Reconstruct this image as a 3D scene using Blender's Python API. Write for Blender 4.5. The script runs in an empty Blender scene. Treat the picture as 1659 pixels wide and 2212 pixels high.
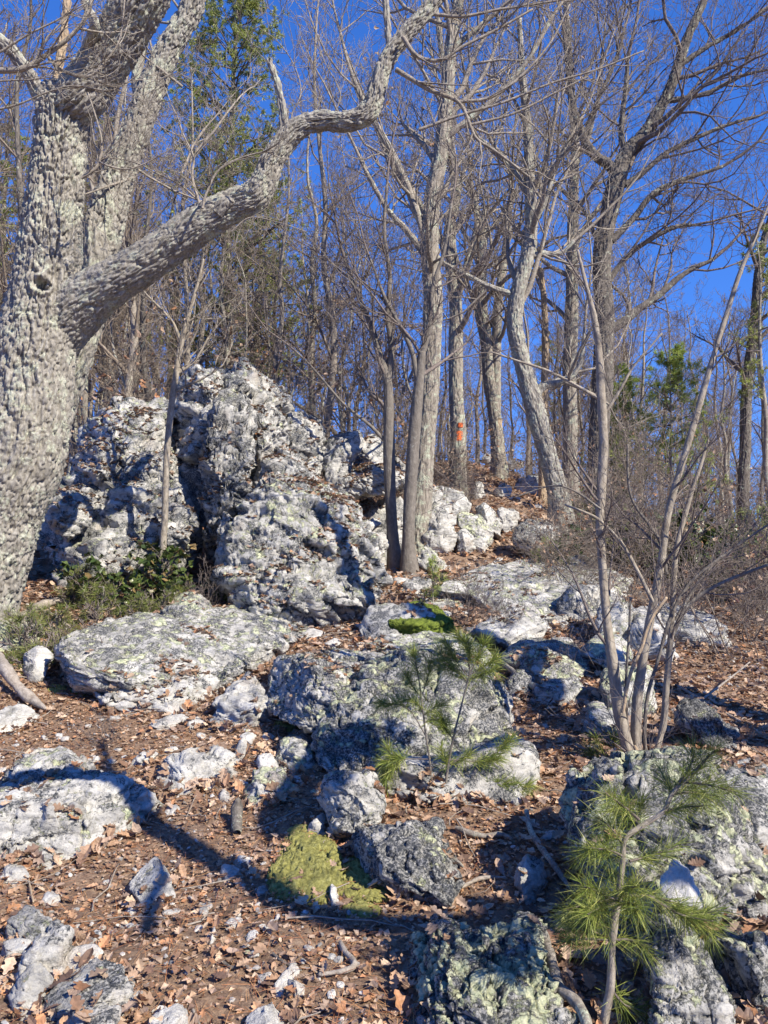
import bpy, math, random
import numpy as np
from mathutils import Vector
R = math.radians
C = bpy.context.scene
# ------------------------------------------------------------------ camera, sky, sun, exposure
F = 1662.0; CU = 829.5; CV = 1106.0           # photo pixel grid 1659 x 2212
cam = bpy.data.cameras.new('camera'); camo = bpy.data.objects.new('camera', cam); C.collection.objects.link(camo)
cam.lens = 36 * F / 2212.0; cam.sensor_width = 36; cam.clip_start = .05; cam.clip_end = 2000
camo.location = (0, 0, 0); camo.rotation_euler = (R(90), 0, 0); C.camera = camo
SUN_EL, SUN_AZ = R(41), R(51)                 # azimuth from -Y towards +X
SV = np.array([math.sin(SUN_AZ)*math.cos(SUN_EL), -math.cos(SUN_AZ)*math.cos(SUN_EL), math.sin(SUN_EL)])
w = bpy.data.worlds.new('World'); C.world = w; w.use_nodes = True
nt = w.node_tree; bg = nt.nodes['Background']; sky = nt.nodes.new('ShaderNodeTexSky')
sky.sky_type = 'NISHITA'; sky.sun_disc = False; sky.sun_elevation = SUN_EL
sky.sun_rotation = math.atan2(SV[0], SV[1]); sky.altitude = 1500; sky.air_density = 1.0; sky.dust_density = 0.0; sky.ozone_density = 4.0
hs = nt.nodes.new('ShaderNodeHueSaturation'); hs.inputs['Saturation'].default_value = 1.18; hs.inputs['Hue'].default_value = .512
nt.links.new(sky.outputs[0], hs.inputs['Color']); mu = nt.nodes.new('ShaderNodeMix'); mu.data_type = 'RGBA'; mu.blend_type = 'MULTIPLY'; mu.inputs[0].default_value = 1; mu.inputs[7].default_value = (.84, 1.5, 1.95, 1)
nt.links.new(hs.outputs[0], mu.inputs[6])
den = nt.nodes.new('ShaderNodeMix'); den.data_type = 'RGBA'; den.blend_type = 'MULTIPLY'; den.inputs[0].default_value = 1; den.inputs[7].default_value = (.95, .36, .10, 1)
add1 = nt.nodes.new('ShaderNodeMix'); add1.data_type = 'RGBA'; add1.blend_type = 'ADD'; add1.inputs[0].default_value = 1; add1.inputs[7].default_value = (1, 1, 1, 1)
dv = nt.nodes.new('ShaderNodeMix'); dv.data_type = 'RGBA'; dv.blend_type = 'DIVIDE'; dv.inputs[0].default_value = 1
nt.links.new(mu.outputs[2], den.inputs[6]); nt.links.new(den.outputs[2], add1.inputs[6]); nt.links.new(mu.outputs[2], dv.inputs[6]); nt.links.new(add1.outputs[2], dv.inputs[7])
nt.links.new(dv.outputs[2], bg.inputs[0]); bg.inputs[1].default_value = .12
sl = bpy.data.lights.new('sun', 'SUN'); sl.energy = 5.0; sl.angle = R(.3); sl.color = (1, .92, .77)
so = bpy.data.objects.new('sun', sl); C.collection.objects.link(so)
so.rotation_euler = Vector(SV).to_track_quat('Z', 'Y').to_euler()
C.view_settings.view_transform = 'Standard'; C.view_settings.look = 'None'; C.view_settings.gamma = 1; C.view_settings.exposure = .78
# ------------------------------------------------------------------ numeric noise
def hsh(ix, iy, iz, s=0):
    h = (ix.astype(np.uint32)*np.uint32(374761393) + iy.astype(np.uint32)*np.uint32(668265263) + iz.astype(np.uint32)*np.uint32(2147483647) + np.uint32(s*1013904223 & 0xffffffff))
    h = (h ^ (h >> np.uint32(13))) * np.uint32(1274126177)
    h = (h ^ (h >> np.uint32(16))) * np.uint32(2246822519)
    return h ^ (h >> np.uint32(15))
def h01(h): return (h & np.uint32(0xffffff)).astype(np.float32) / 16777215.0
def vnoise(P, s=0):
    P = np.asarray(P, np.float32) + 512.0
    I = np.floor(P).astype(np.int64); f = P - I; f = f*f*f*(f*(f*6-15)+10)
    r = 0
    for a in (0, 1):
        for b in (0, 1):
            for c in (0, 1):
                wgt = (f[:, 0] if a else 1-f[:, 0])*(f[:, 1] if b else 1-f[:, 1])*(f[:, 2] if c else 1-f[:, 2])
                r = r + wgt*h01(hsh(I[:, 0]+a, I[:, 1]+b, I[:, 2]+c, s))
    return r*2-1
def fbm(P, s=0, o=4, g=.5):
    r = 0; a = 1.0
    for k in range(o):
        r = r + a*vnoise(P*(2.03**k)+k*7.3, s+k); a *= g
    return r
def worley(P, s=0):
    P = np.asarray(P, np.float32) + 512.0
    I = np.floor(P).astype(np.int64); n = len(P)
    d1 = np.full(n, 9., np.float32); d2 = np.full(n, 9., np.float32); cid = np.zeros(n, np.uint32); cp = np.zeros((n, 3), np.float32)
    for a in (-1, 0, 1):
        for b in (-1, 0, 1):
            for c in (-1, 0, 1):
                x, y, z = I[:, 0]+a, I[:, 1]+b, I[:, 2]+c
                h = hsh(x, y, z, s); h2 = hsh(x, y, z, s+91); h3 = hsh(x, y, z, s+57)
                q = np.stack([x+h01(h), y+h01(h2), z+h01(h3)], 1).astype(np.float32)
                d = np.sqrt(((P-q)**2).sum(1)); m = d < d1
                d2 = np.where(m, d1, np.minimum(d2, d)); d1 = np.where(m, d, d1)
                cid = np.where(m, h, cid); cp[m] = q[m]
    return d1, d2, cid, P-cp
def sst(a, b, x): t = np.clip((x-a)/(b-a), 0, 1); return t*t*(3-2*t)
# ------------------------------------------------------------------ ground height and pixel maths
_py = np.array([-40, 0, 2.2, 3.2, 4.4, 6, 8, 10, 12, 14, 16, 18, 20, 24, 27, 32, 40, 60, 90, 150, 400.])
_pv = np.array([0, 0, 2212, 1900, 1660, 1480, 1335, 1240, 1180, 1125, 1085, 1060, 1040, 1012, 1002, 1004, 0, 0, 0, 0, 0.])
_pz = _py*(CV-_pv)/F
_pz[0] = -3; _pz[1] = -1.62; _pz[16:] = [2.0, .2, -6, -20, -24]
_ty = np.linspace(-40, 400, 8801); _tz = np.interp(_ty, _py, _pz)
_k = np.hanning(31); _k /= _k.sum(); _tz = np.convolve(np.pad(_tz, 15, 'edge'), _k, 'valid')
def G(x, y):
    x = np.asarray(x, float); y = np.asarray(y, float)
    z = np.interp(y, _ty, _tz)
    far = 1/(1+np.exp(-(y-9)/1.5)); near = 1-np.clip((y-60)/60, 0, 1)
    r = np.clip(x-1.6-.04*y, 0, 14)
    z = z - (.26*far*r*np.clip(y/14, 0, 1) + .05*np.clip(x-1.2, 0, 3)*(1-far))*near
    l = np.clip(-x-1.2, 0, 16)
    z = z + (.13*far*l*np.clip((y-6)/10, .2, 1) + .09*np.clip(l, 0, 3)*sst(3.2, 6, y)*(1-far))*near
    P = np.stack([x.ravel(), y.ravel(), 0*x.ravel()], 1)
    n = .05*vnoise(P*.9, 3) + .025*vnoise(P*2.6, 4) + np.clip((P[:, 1]-10)/10, 0, 1)*.09*vnoise(P*.5, 5)
    return z + n.reshape(z.shape)
def g1(x, y): return float(G(np.array([x]), np.array([y]))[0])
def U(u, v, y): return np.array([(u-CU)/F*y, y, (CV-v)/F*y])
_rys = np.concatenate([np.arange(1.6, 12, .02), np.arange(12, 45, .08)])
def hit(u, v, e=0.0):
    xs = (u-CU)/F*_rys; zs = (CV-v)/F*_rys
    d = zs - (G(xs, _rys)+e); k = np.where(d <= 0)[0]
    if len(k) == 0: return U(u, v, 30.)
    i = k[0]
    if i == 0: return U(u, v, _rys[0])
    t = d[i-1]/(d[i-1]-d[i]); return U(u, v, _rys[i-1]+t*(_rys[i]-_rys[i-1]))
# ------------------------------------------------------------------ materials
def nmat(name):
    m = bpy.data.materials.new(name); m.use_nodes = True; t = m.node_tree
    p = t.nodes['Principled BSDF']
    p.inputs['Specular IOR Level'].default_value = .25
    return m, t, p
class NB:
    def __init__(s, t): s.t = t
    def n(s, typ, **kw):
        x = s.t.nodes.new('ShaderNode'+typ)
        for k, v in kw.items():
            if k in x.inputs.keys() if isinstance(k, str) and k[0].isupper() else False: x.inputs[k].default_value = v
            else: setattr(x, k, v)
        return x
    def l(s, a, b): s.t.links.new(a, b)
    def noise(s, vec, sc, det=6, rough=.6, dist=0):
        x = s.n('TexNoise'); x.inputs['Scale'].default_value = sc; x.inputs['Detail'].default_value = det
        x.inputs['Roughness'].default_value = rough; x.inputs['Distortion'].default_value = dist; s.l(vec, x.inputs['Vector']); return x.outputs['Fac']
    def ramp(s, fac, stops):
        x = s.n('ValToRGB'); e = x.color_ramp.elements
        while len(e) < len(stops): e.new(.5)
        for i, (p, c) in enumerate(stops): e[i].position = p; e[i].color = (*c, 1) if len(c) == 3 else c
        s.l(fac, x.inputs[0]); return x.outputs[0]
    def mix(s, f, a, b):
        x = s.n('Mix', data_type='RGBA')
        for sock, v in ((x.inputs[0], f), (x.inputs[6], a), (x.inputs[7], b)):
            if isinstance(v, (int, float)): sock.default_value = v
            elif isinstance(v, tuple): sock.default_value = (*v, 1)
            else: s.l(v, sock)
        return x.outputs[2]
    def math(s, op, a, b=0.0):
        x = s.n('Math', operation=op)
        for i, v in enumerate((a, b)):
            if isinstance(v, (int, float)): x.inputs[i].default_value = v
            else: s.l(v, x.inputs[i])
        return x.outputs[0]
    def mr(s, v, a, b, c=0., d=1.):
        x = s.n('MapRange', interpolation_type='SMOOTHSTEP'); s.l(v, x.inputs[0])
        for i, q in zip((1, 2, 3, 4), (a, b, c, d)):
            if isinstance(q, (int, float)): x.inputs[i].default_value = q
            else: s.l(q, x.inputs[i])
        return x.outputs[0]
    def attr(s, name, typ='OBJECT'):
        x = s.n('Attribute', attribute_type=typ, attribute_name=name); return x
    def bump(s, p, h, st, d, prev=None):
        x = s.n('Bump'); x.inputs['Strength'].default_value = st; x.inputs['Distance'].default_value = d; s.l(h, x.inputs['Height'])
        if prev: s.l(prev, x.inputs['Normal'])
        s.l(x.outputs[0], p.inputs['Normal']); return x.outputs[0]
W01 = (0., 0., 0.); B11 = (1., 1., 1.)
def rock_material():
    m, t, p = nmat('lichened_quartzite'); b = NB(t)
    g = b.n('NewGeometry'); pos = g.outputs['Position']; sx = b.n('SeparateXYZ'); b.l(g.outputs['Normal'], sx.inputs[0]); nz = sx.outputs[2]
    lich = b.attr('lichen').outputs['Fac']; dark = b.attr('dark').outputs['Fac']; tone = b.attr('tone').outputs['Fac']
    mp = b.n('Mapping'); mp.inputs['Rotation'].default_value = (.5, .3, .4); mp.inputs['Scale'].default_value = (1, 1, 3.2); b.l(pos, mp.inputs[0])
    base = b.ramp(b.noise(mp.outputs[0], 5, 8, .65, .6), [(.28, (.15, .148, .145)), (.42, (.38, .37, .35)), (.54, (.54, .525, .49)), (.70, (.68, .66, .61))])
    warm = b.noise(pos, 3.1, 4); base = b.mix(b.mr(warm, .55, .75, 0, .45), base, (.42, .33, .25))
    base = b.mix(b.mr(b.noise(pos, 48, 5, .75), .52, .66, 0, .45), base, (.15, .148, .145))
    # grey-black lichen film
    dn = b.math('ADD', b.noise(pos, 5.5, 12, .78, .4), b.math('MULTIPLY', nz, .05))
    thr = b.math('SUBTRACT', .665, b.math('MULTIPLY', dark, .3))
    dm = b.mr(dn, b.math('SUBTRACT', thr, .02), b.math('ADD', thr, .02))
    fine = b.mr(b.noise(pos, 85, 4, .7), .38, .56, .2, 1)
    col = b.mix(b.math('MULTIPLY', dm, fine), base, (.055, .06, .068))
    # pale green crust
    v = b.n('TexVoronoi', feature='SMOOTH_F1'); v.inputs['Scale'].default_value = 26; b.l(pos, v.inputs['Vector'])
    ln = b.math('ADD', b.noise(pos, 7.5, 12, .8, .5), b.math('MULTIPLY', v.outputs['Distance'], -.14))
    ln = b.math('ADD', ln, b.math('MULTIPLY', nz, .05))
    lt = b.math('SUBTRACT', .645, b.math('MULTIPLY', lich, .22))
    lm = b.mr(ln, b.math('SUBTRACT', lt, .014), b.math('ADD', lt, .014))
    lc = b.ramp(b.noise(pos, 38, 4, .7), [(.34, (.17, .21, .14)), (.46, (.46, .49, .32)), (.62, (.66, .66, .45))])
    col = b.mix(b.math('MULTIPLY', lm, .92), col, lc)
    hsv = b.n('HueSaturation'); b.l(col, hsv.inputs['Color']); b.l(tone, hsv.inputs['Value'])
    b.l(hsv.outputs[0], p.inputs['Base Color']); p.inputs['Roughness'].default_value = .85
    h1 = b.noise(mp.outputs[0], 14, 10, .68, .4); h2 = b.noise(pos, 60, 6, .7)
    n1 = b.bump(p, h1, .7, .02); b.bump(p, b.math('ADD', h2, b.math('MULTIPLY', lm, .6)), 1., .014, n1)
    return m
def bark_material(name, c0, c1, c2, lichen=.5, vs=(1, 1, .22), sc=40, lc=(.50, .54, .42)):
    m, t, p = nmat(name); b = NB(t); pos = b.n('NewGeometry').outputs['Position']
    mp = b.n('Mapping'); mp.inputs['Scale'].default_value = vs; b.l(pos, mp.inputs[0])
    f = b.noise(mp.outputs[0], sc, 8, .7, .5)
    col = b.ramp(f, [(.3, c0), (.5, c1), (.68, c2)])
    ln = b.noise(pos, 6.5, 9, .75, .4)
    th = .72-.3*lichen
    lm = b.mr(ln, th-.03, th+.03)
    fl = b.ramp(b.noise(pos, 60, 4, .7), [(.3, tuple(x*.55 for x in lc)), (.6, lc)])
    col = b.mix(b.math('MULTIPLY', lm, b.mr(b.noise(pos, 110, 3), .35, .55)), col, fl)
    b.l(col, p.inputs['Base Color']); p.inputs['Roughness'].default_value = .9
    b.bump(p, f, .8, .012); return m
def simple(name, c0, c1, sc=8, rough=.8, bump=.0, trans=0):
    m, t, p = nmat(name); b = NB(t); pos = b.n('NewGeometry').outputs['Position']
    f = b.noise(pos, sc, 6, .65); b.l(b.ramp(f, [(.3, c0), (.7, c1)]), p.inputs['Base Color']); p.inputs['Roughness'].default_value = rough
    if bump: b.bump(p, f, 1, bump)
    return m
def vcol(name, rough=.7, trans=.0, spec=.25):
    m, t, p = nmat(name); b = NB(t); a = b.attr('Col', 'GEOMETRY'); pos = b.n('NewGeometry').outputs['Position']
    f = b.noise(pos, 60, 5, .6)
    hv = b.n('HueSaturation'); b.l(a.outputs['Color'], hv.inputs['Color']); b.l(b.mr(f, .3, .7, .75, 1.2), hv.inputs['Value'])
    b.l(hv.outputs[0], p.inputs['Base Color']); p.inputs['Roughness'].default_value = rough; p.inputs['Specular IOR Level'].default_value = spec
    if trans:
        tr = b.n('BsdfTranslucent'); b.l(hv.outputs[0], tr.inputs[0]); mx = b.n('MixShader'); mx.inputs[0].default_value = trans
        out = t.nodes['Material Output']; b.l(p.outputs[0], mx.inputs[1]); b.l(tr.outputs[0], mx.inputs[2]); b.l(mx.outputs[0], out.inputs[0])
    return m
M = {}
M['rock'] = rock_material()
M['oak'] = bark_material('furrowed_oak_bark', (.10, .09, .078), (.26, .24, .21), (.41, .39, .35), .58, (1, 1, .3), 34, (.48, .50, .40))
M['grey'] = bark_material('grey_lichened_bark', (.09, .08, .068), (.25, .22, .185), (.40, .36, .31), .55, (1, 1, .14), 46, (.50, .54, .42))
M['dark'] = bark_material('dark_bark', (.05, .045, .042), (.13, .115, .10), (.24, .21, .19), .42, (1, 1, .2), 40)
M['smooth'] = bark_material('smooth_dark_grey_bark', (.12, .105, .09), (.17, .15, .13), (.24, .215, .185), .3, (1, 1, .6), 22, (.5, .5, .45))
M['pale'] = bark_material('smooth_pale_grey_bark', (.17, .145, .115), (.30, .26, .21), (.42, .375, .31), .25, (1, 1, .5), 30, (.5, .5, .42))
M['twig'] = bark_material('twig_bark', (.14, .12, .095), (.27, .235, .195), (.42, .375, .32), .25, (1, 1, 1), 30)
M['dtwig'] = bark_material('dark_twig_bark', (.10, .08, .07), (.17, .14, .125), (.26, .22, .2), .2, (1, 1, 1), 30)
M['btwig'] = bark_material('woodland_twig_bark', (.12, .095, .075), (.21, .17, .135), (.33, .28, .23), .2, (1, 1, 1), 12)
M['wood'] = bark_material('weathered_dead_wood', (.15, .12, .10), (.30, .26, .22), (.44, .39, .34), .2, (1, 1, 1), 30)
M['bare'] = simple('exposed_sapwood', (.30, .22, .14), (.46, .36, .25), 20, .8, .01)
M['blaze'] = simple('orange_blaze_paint', (.70, .15, .05), (.82, .22, .07), 30, .7)
M['litter'] = vcol('dry_leaf', .62, .12, .3); M['needle'] = vcol('pine_needle', .5, .25, .4); M['evergreen'] = vcol('glossy_leaf', .35, .12, .5)
M['rust'] = vcol('fallen_needle', .7); M['gravel'] = vcol('stone_chip', .85)
M['moss'] = None
def moss_material(name, c0, c1, c2):
    m, t, p = nmat(name); b = NB(t); pos = b.n('NewGeometry').outputs['Position']
    f = b.noise(pos, 55, 8, .75); g = b.noise(pos, 7, 5)
    c = b.ramp(f, [(.3, c0), (.52, c1), (.7, c2)]); c = b.mix(b.mr(g, .5, .7, 0, .5), c, tuple(x*.5 for x in c1))
    b.l(c, p.inputs['Base Color']); p.inputs['Roughness'].default_value = .95; b.bump(p, f, 1, .012); return m
M['moss'] = moss_material('yellow_green_cushion_moss', (.10, .095, .025), (.27, .26, .08), (.46, .44, .18))
M['dmoss'] = moss_material('dark_green_moss', (.04, .06, .01), (.13, .17, .025), (.26, .3, .05))
def ground_material():
    m, t, p = nmat('forest_soil'); b = NB(t); pos = b.n('NewGeometry').outputs['Position']
    a = b.noise(pos, 26, 10, .75, .4); c = b.ramp(a, [(.3, (.09, .058, .04)), (.46, (.20, .13, .09)), (.58, (.32, .22, .15)), (.72, (.46, .35, .25))])
    c = b.mix(b.mr(b.noise(pos, 1.3, 5), .5, .7, 0, .6), c, (.075, .05, .036))
    b.l(c, p.inputs['Base Color']); p.inputs['Roughness'].default_value = .95; b.bump(p, a, 1, .02); return m
M['ground'] = ground_material()
# ------------------------------------------------------------------ mesh helpers
def mk(name, V, faces, mat, parent=None, origin=None, smooth=False, col=None, uniq=None):
    """V (n,3) world; faces: list of int arrays (m,3)/(m,4)."""
    V = np.asarray(V, np.float32)
    if origin is None:
        origin = np.array([(V[:, 0].min()+V[:, 0].max())/2, (V[:, 1].min()+V[:, 1].max())/2, V[:, 2].min()]) if parent is None else np.array(parent.location)
    me = bpy.data.meshes.new(name)
    me.vertices.add(len(V)); me.vertices.foreach_set('co', (V-np.asarray(origin, np.float32)).ravel())
    faces = [np.asarray(f, np.int32) for f in faces if len(f)]
    li = np.concatenate([f.ravel() for f in faces]); tot = np.concatenate([np.full(len(f), f.shape[1], np.int32) for f in faces])
    me.loops.add(len(li)); me.loops.foreach_set('vertex_index', li)
    me.polygons.add(len(tot)); me.polygons.foreach_set('loop_start', np.concatenate([[0], np.cumsum(tot)[:-1]]).astype(np.int32))
    me.polygons.foreach_set('loop_total', tot)
    me.polygons.foreach_set('use_smooth', np.full(len(tot), smooth))
    if col is not None:
        ca = me.color_attributes.new('Col', 'FLOAT_COLOR', 'POINT'); c4 = np.ones((len(V), 4), np.float32); c4[:, :3] = col; ca.data.foreach_set('color', c4.ravel())
    me.update(calc_edges=True); me.materials.append(mat)
    o = bpy.data.objects.new(name, me); C.collection.objects.link(o)
    if parent is None: o.location = tuple(origin)
    else: o.parent = parent
    return o
def tag(o, label=None, cat=None, group=None, kind=None):
    if label: o['label'] = label
    if cat: o['category'] = cat
    if group: o['group'] = group
    if kind: o['kind'] = kind
    return o
def empty(name, loc, label, cat, group=None):
    o = bpy.data.objects.new(name, None); o.empty_display_size = .1; C.collection.objects.link(o); o.location = tuple(loc)
    return tag(o, label, cat, group)
class Tubes:
    def __init__(s): s.V = []; s.Q = []; s.T = []; s.n = 0
    def add(s, P, r, k=5, cap=True):
        P = np.asarray(P, np.float64); r = np.asarray(r, np.float64); n = len(P)
        t = np.empty_like(P); t[1:-1] = P[2:]-P[:-2]; t[0] = P[1]-P[0]; t[-1] = P[-1]-P[-2]
        t /= np.sqrt((t*t).sum(1))[:, None]+1e-9
        a = P[-1]-P[0]; ref = np.array([1., 0, 0]) if abs(a[0]) < .5*np.sqrt((a*a).sum()) else (np.array([0, 1., 0]) if abs(a[1]) < abs(a[2]) else np.array([0, 0, 1.]))
        u = np.cross(t, ref); u /= np.sqrt((u*u).sum(1))[:, None]+1e-9; v = np.cross(t, u)
        an = np.arange(k)*(2*math.pi/k)
        ring = P[:, None]+r[:, None, None]*(np.cos(an)[None, :, None]*u[:, None]+np.sin(an)[None, :, None]*v[:, None])
        s.V.append(ring.reshape(-1, 3))
        i = np.arange(n-1)[:, None]*k; j = np.arange(k)[None]; jj = (j+1) % k
        s.Q.append((np.stack([i+j, i+jj, i+k+jj, i+k+j], -1).reshape(-1, 4)+s.n)); 
        if cap:
            s.V.append(P[-1:]+t[-1:]*r[-1]); e = s.n+n*k; b0 = s.n+(n-1)*k
            s.T.append(np.stack([b0+np.arange(k), b0+(np.arange(k)+1) % k, np.full(k, e)], 1)); s.n += 1
        s.n += n*k
    def build(s, name, mat, parent=None, **kw):
        fs = [np.concatenate(s.Q)]
        if s.T: fs.append(np.concatenate(s.T))
        return mk(name, np.concatenate(s.V), fs, mat, parent, smooth=True, **kw)
def spline(P, m):
    """Catmull-Rom through rows of P, m samples."""
    P = np.asarray(P, float); n = len(P); Q = np.vstack([2*P[0]-P[1], P, 2*P[-1]-P[-2]])
    t = np.linspace(0, n-1-1e-6, m); i = t.astype(int); f = (t-i)[:, None]
    a, b, c, d = Q[i], Q[i+1], Q[i+2], Q[i+3]
    return .5*((2*b)+(-a+c)*f+(2*a-5*b+4*c-d)*f*f+(-a+3*b-3*c+d)*f**3)
def px_path(pts, y):
    """pts (u,v,w[,dy]) -> rows x,y,z,radius"""
    out = []
    for p in pts:
        yy = y+(p[3] if len(p) > 3 else 0); q = U(p[0], p[1], yy); out.append([*q, p[2]/2/F*yy])
    return np.array(out)
def bark_tube(name, path, mat, parent, ds=.012, na=160, depth=.02, cell=(.035, .10), seed=1, flare=0, holes=(), knob=.06):
    L = np.sqrt((np.diff(path[:, :3], axis=0)**2).sum(1)).sum(); m = max(8, int(L/ds))
    S = spline(path, m); P = S[:, :3]; r = np.maximum(S[:, 3], .003)
    s = np.concatenate([[0], np.cumsum(np.sqrt((np.diff(P, axis=0)**2).sum(1)))])
    t = np.gradient(P, axis=0); t /= np.linalg.norm(t, axis=1)[:, None]
    u = np.cross(t, np.array([0, 1., 0])); u /= np.linalg.norm(u, axis=1)[:, None]; v = np.cross(t, u)
    an = np.linspace(0, 2*math.pi, na, endpoint=False)
    dirs = np.cos(an)[None, :, None]*u[:, None]+np.sin(an)[None, :, None]*v[:, None]
    rr = np.repeat(r[:, None], na, 1)
    q = np.stack([np.cos(an)[None]*rr, np.sin(an)[None]*rr, np.repeat(s[:, None], na, 1)], -1).reshape(-1, 3)
    big = fbm(q*np.array([2.2/max(.05, r.mean())*.25]*2+[1.6]), seed, 3)*knob
    warp = vnoise(q*6, seed+5)*.5
    qq = q/np.array([cell[0], cell[0], cell[1]*1.6])+.5*warp[:, None]+.28*np.stack([vnoise(q/(cell[0]*1.2)+k*9, seed+k) for k in range(3)], 1)
    d1, d2, cid, _ = worley(qq, seed)
    plate = sst(.0, .3, d2-d1)
    q2 = q/np.array([cell[0]*1.3, cell[0]*1.3, cell[1]*4])+warp[:, None]*.8
    furrow = sst(.0, .22, np.abs(vnoise(q2, seed+31)))
    q3 = q/np.array([cell[0]*2.2, cell[0]*2.2, cell[1]*.45])+warp[:, None]; cross = sst(.0, .1, np.abs(vnoise(q3, seed+41)))
    d = depth*(1.0*furrow+.6*plate+.14*cross-1.25+.35*(h01(cid)-.5))+depth*.36*fbm(q/np.array([.010, .010, .03]), seed+9, 4)
    rad = rr.ravel()*(1+big)+d
    if flare: rad = rad*(1+flare*np.repeat(np.exp(-s/.35)[:, None], na, 1).ravel()*(1+.5*np.sin(np.tile(an, m)*5+seed)))
    V = P[:, None]+dirs*rad.reshape(m, na, 1)
    V = V.reshape(-1, 3)
    for c, hr, hd in holes:
        dd = np.linalg.norm(V-np.asarray(c), axis=1); dv = dirs.reshape(-1, 3)
        V = V + dv*((.35*hd*np.exp(-((dd-hr*1.25)/(hr*.35))**2))-hd*sst(hr, hr*.4, dd))[:, None]
    i = np.arange(m-1)[:, None]*na; j = np.arange(na)[None]; jj = (j+1) % na
    Q = np.stack([i+j, i+jj, i+na+jj, i+na+j], -1).reshape(-1, 4)
    V = np.vstack([V, P[-1:]+t[-1:]*r[-1]*.4]); e = len(V)-1; b0 = (m-1)*na
    T = np.stack([b0+np.arange(na), b0+(np.arange(na)+1) % na, np.full(na, e)], 1)
    return mk(name, V, [Q, T], mat, parent, smooth=True)
def rnd3(g): return Vector((g.gauss(0, 1), g.gauss(0, 1), g.gauss(0, 1)))
def grow(out, p, d, L, r, lev, g, mx=3, up=.12, wig=.22, rmin=.0022, n=5, nch=(7, 6, 5, 4), spread=(28, 62), lr=(.4, .72)):
    pts = [tuple(p)]; rs = [r]; ds = [d.copy()]; st = L/n
    for i in range(1, n+1):
        d = (d+rnd3(g)*wig*.55+Vector((0, 0, up))).normalized(); p = p+d*st
        pts.append(tuple(p)); rs.append(max(r*(1-.8*i/n), rmin)); ds.append(d.copy())
    out.append((pts, rs, lev))
    if lev < mx:
        for c in range(nch[lev]):
            f = .18+.82*(c+g.random())/nch[lev]; i = min(n, max(1, int(round(f*n))))
            a = R(g.uniform(*spread)); pr = rnd3(g); dd = ds[i]; pr = (pr-dd*pr.dot(dd)).normalized()
            grow(out, Vector(pts[i]), (dd*math.cos(a)+pr*math.sin(a)).normalized(), L*g.uniform(*lr)*(1.12-.5*f), max(rs[i]*.62, rmin), lev+1, g, mx, up, wig, rmin, n, nch, spread, lr)
def add_branches(T, out):
    for pts, rs, lev in out: T.add(pts, rs, (6, 5, 4, 3, 3)[lev], cap=lev < 2)
# ------------------------------------------------------------------ terrain
t = np.linspace(-1, 1, 561); xs = 320*np.sinh(6*t)/math.sinh(6)
t2 = np.linspace(-.55, 1, 640); ys = 3.2+420*np.sinh(6*t2)/math.sinh(6)
X, Y = np.meshgrid(xs, ys); Z = G(X, Y)
P = np.stack([X.ravel(), Y.ravel(), 0*X.ravel()], 1)
Z = Z + (.012*fbm(P*14, 8, 3)).reshape(Z.shape)
ny, nx = X.shape; i = np.arange(ny-1)[:, None]*nx; j = np.arange(nx-1)[None]
gq = np.stack([i+j, i+j+1, i+nx+j+1, i+nx+j], -1).reshape(-1, 4)
tag(mk('ground', np.stack([X.ravel(), Y.ravel(), Z.ravel()], 1), [gq], M['ground'], smooth=True, origin=(0, 0, 0)), kind='structure')
# ------------------------------------------------------------------ rocks
import bmesh
_ico = {}
def ico(k):
    if k not in _ico:
        bm = bmesh.new(); bmesh.ops.create_icosphere(bm, subdivisions=k, radius=1)
        _ico[k] = (np.array([v.co[:] for v in bm.verts], np.float64), np.array([[v.index for v in f.verts] for f in bm.faces], np.int32)); bm.free()
    return _ico[k]
def vnorm(V, Fc):
    n = np.cross(V[Fc[:, 1]]-V[Fc[:, 0]], V[Fc[:, 2]]-V[Fc[:, 0]]); N = np.zeros_like(V)
    for c in range(3): np.add.at(N, Fc[:, c], n)
    return N/(np.linalg.norm(N, axis=1)[:, None]+1e-12)
def radial(poly):
    poly = np.asarray(poly, float); A = poly; B = np.roll(poly, -1, 0)
    cr = A[:, 0]*B[:, 1]-B[:, 0]*A[:, 1]; c = ((A+B)*cr[:, None]).sum(0)/(3*cr.sum())
    A = A-c; B = B-c; th = np.linspace(-math.pi, math.pi, 361); D = np.stack([np.cos(th), np.sin(th)], 1); r = np.zeros(361)
    for a, b in zip(A, B):
        e = b-a; den = D[:, 0]*e[1]-D[:, 1]*e[0]; den = np.where(abs(den) < 1e-9, 1e-9, den)
        tt = (a[0]*e[1]-a[1]*e[0])/den; ss = (a[0]*D[:, 1]-a[1]*D[:, 0])/den
        r = np.where((ss >= -1e-6) & (ss <= 1+1e-6) & (tt > 0), np.maximum(r, tt), r)
    k = np.array([1, 2, 3, 2, 1.]); k /= k.sum(); r = np.convolve(np.concatenate([r[-3:-1], r, r[1:3]]), k, 'valid')
    return c, th, r
ROCKS = []
def polyfac(S, seed, K=24, lo=.74, hi=1.0):
    """a sphere cut by K random planes: radius factor per direction, so faces are flat and edges sharp"""
    g = random.Random(seed*13+5); f = np.full(len(S), 1.12)
    for k in range(K):
        n = np.array([g.gauss(0, 1), g.gauss(0, 1), g.gauss(0, 1)]); n /= np.linalg.norm(n); h = g.uniform(lo, hi); d = S@n
        f = np.where(d > .05, np.minimum(f, h/np.maximum(d, .05)), f)
    return f
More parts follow.
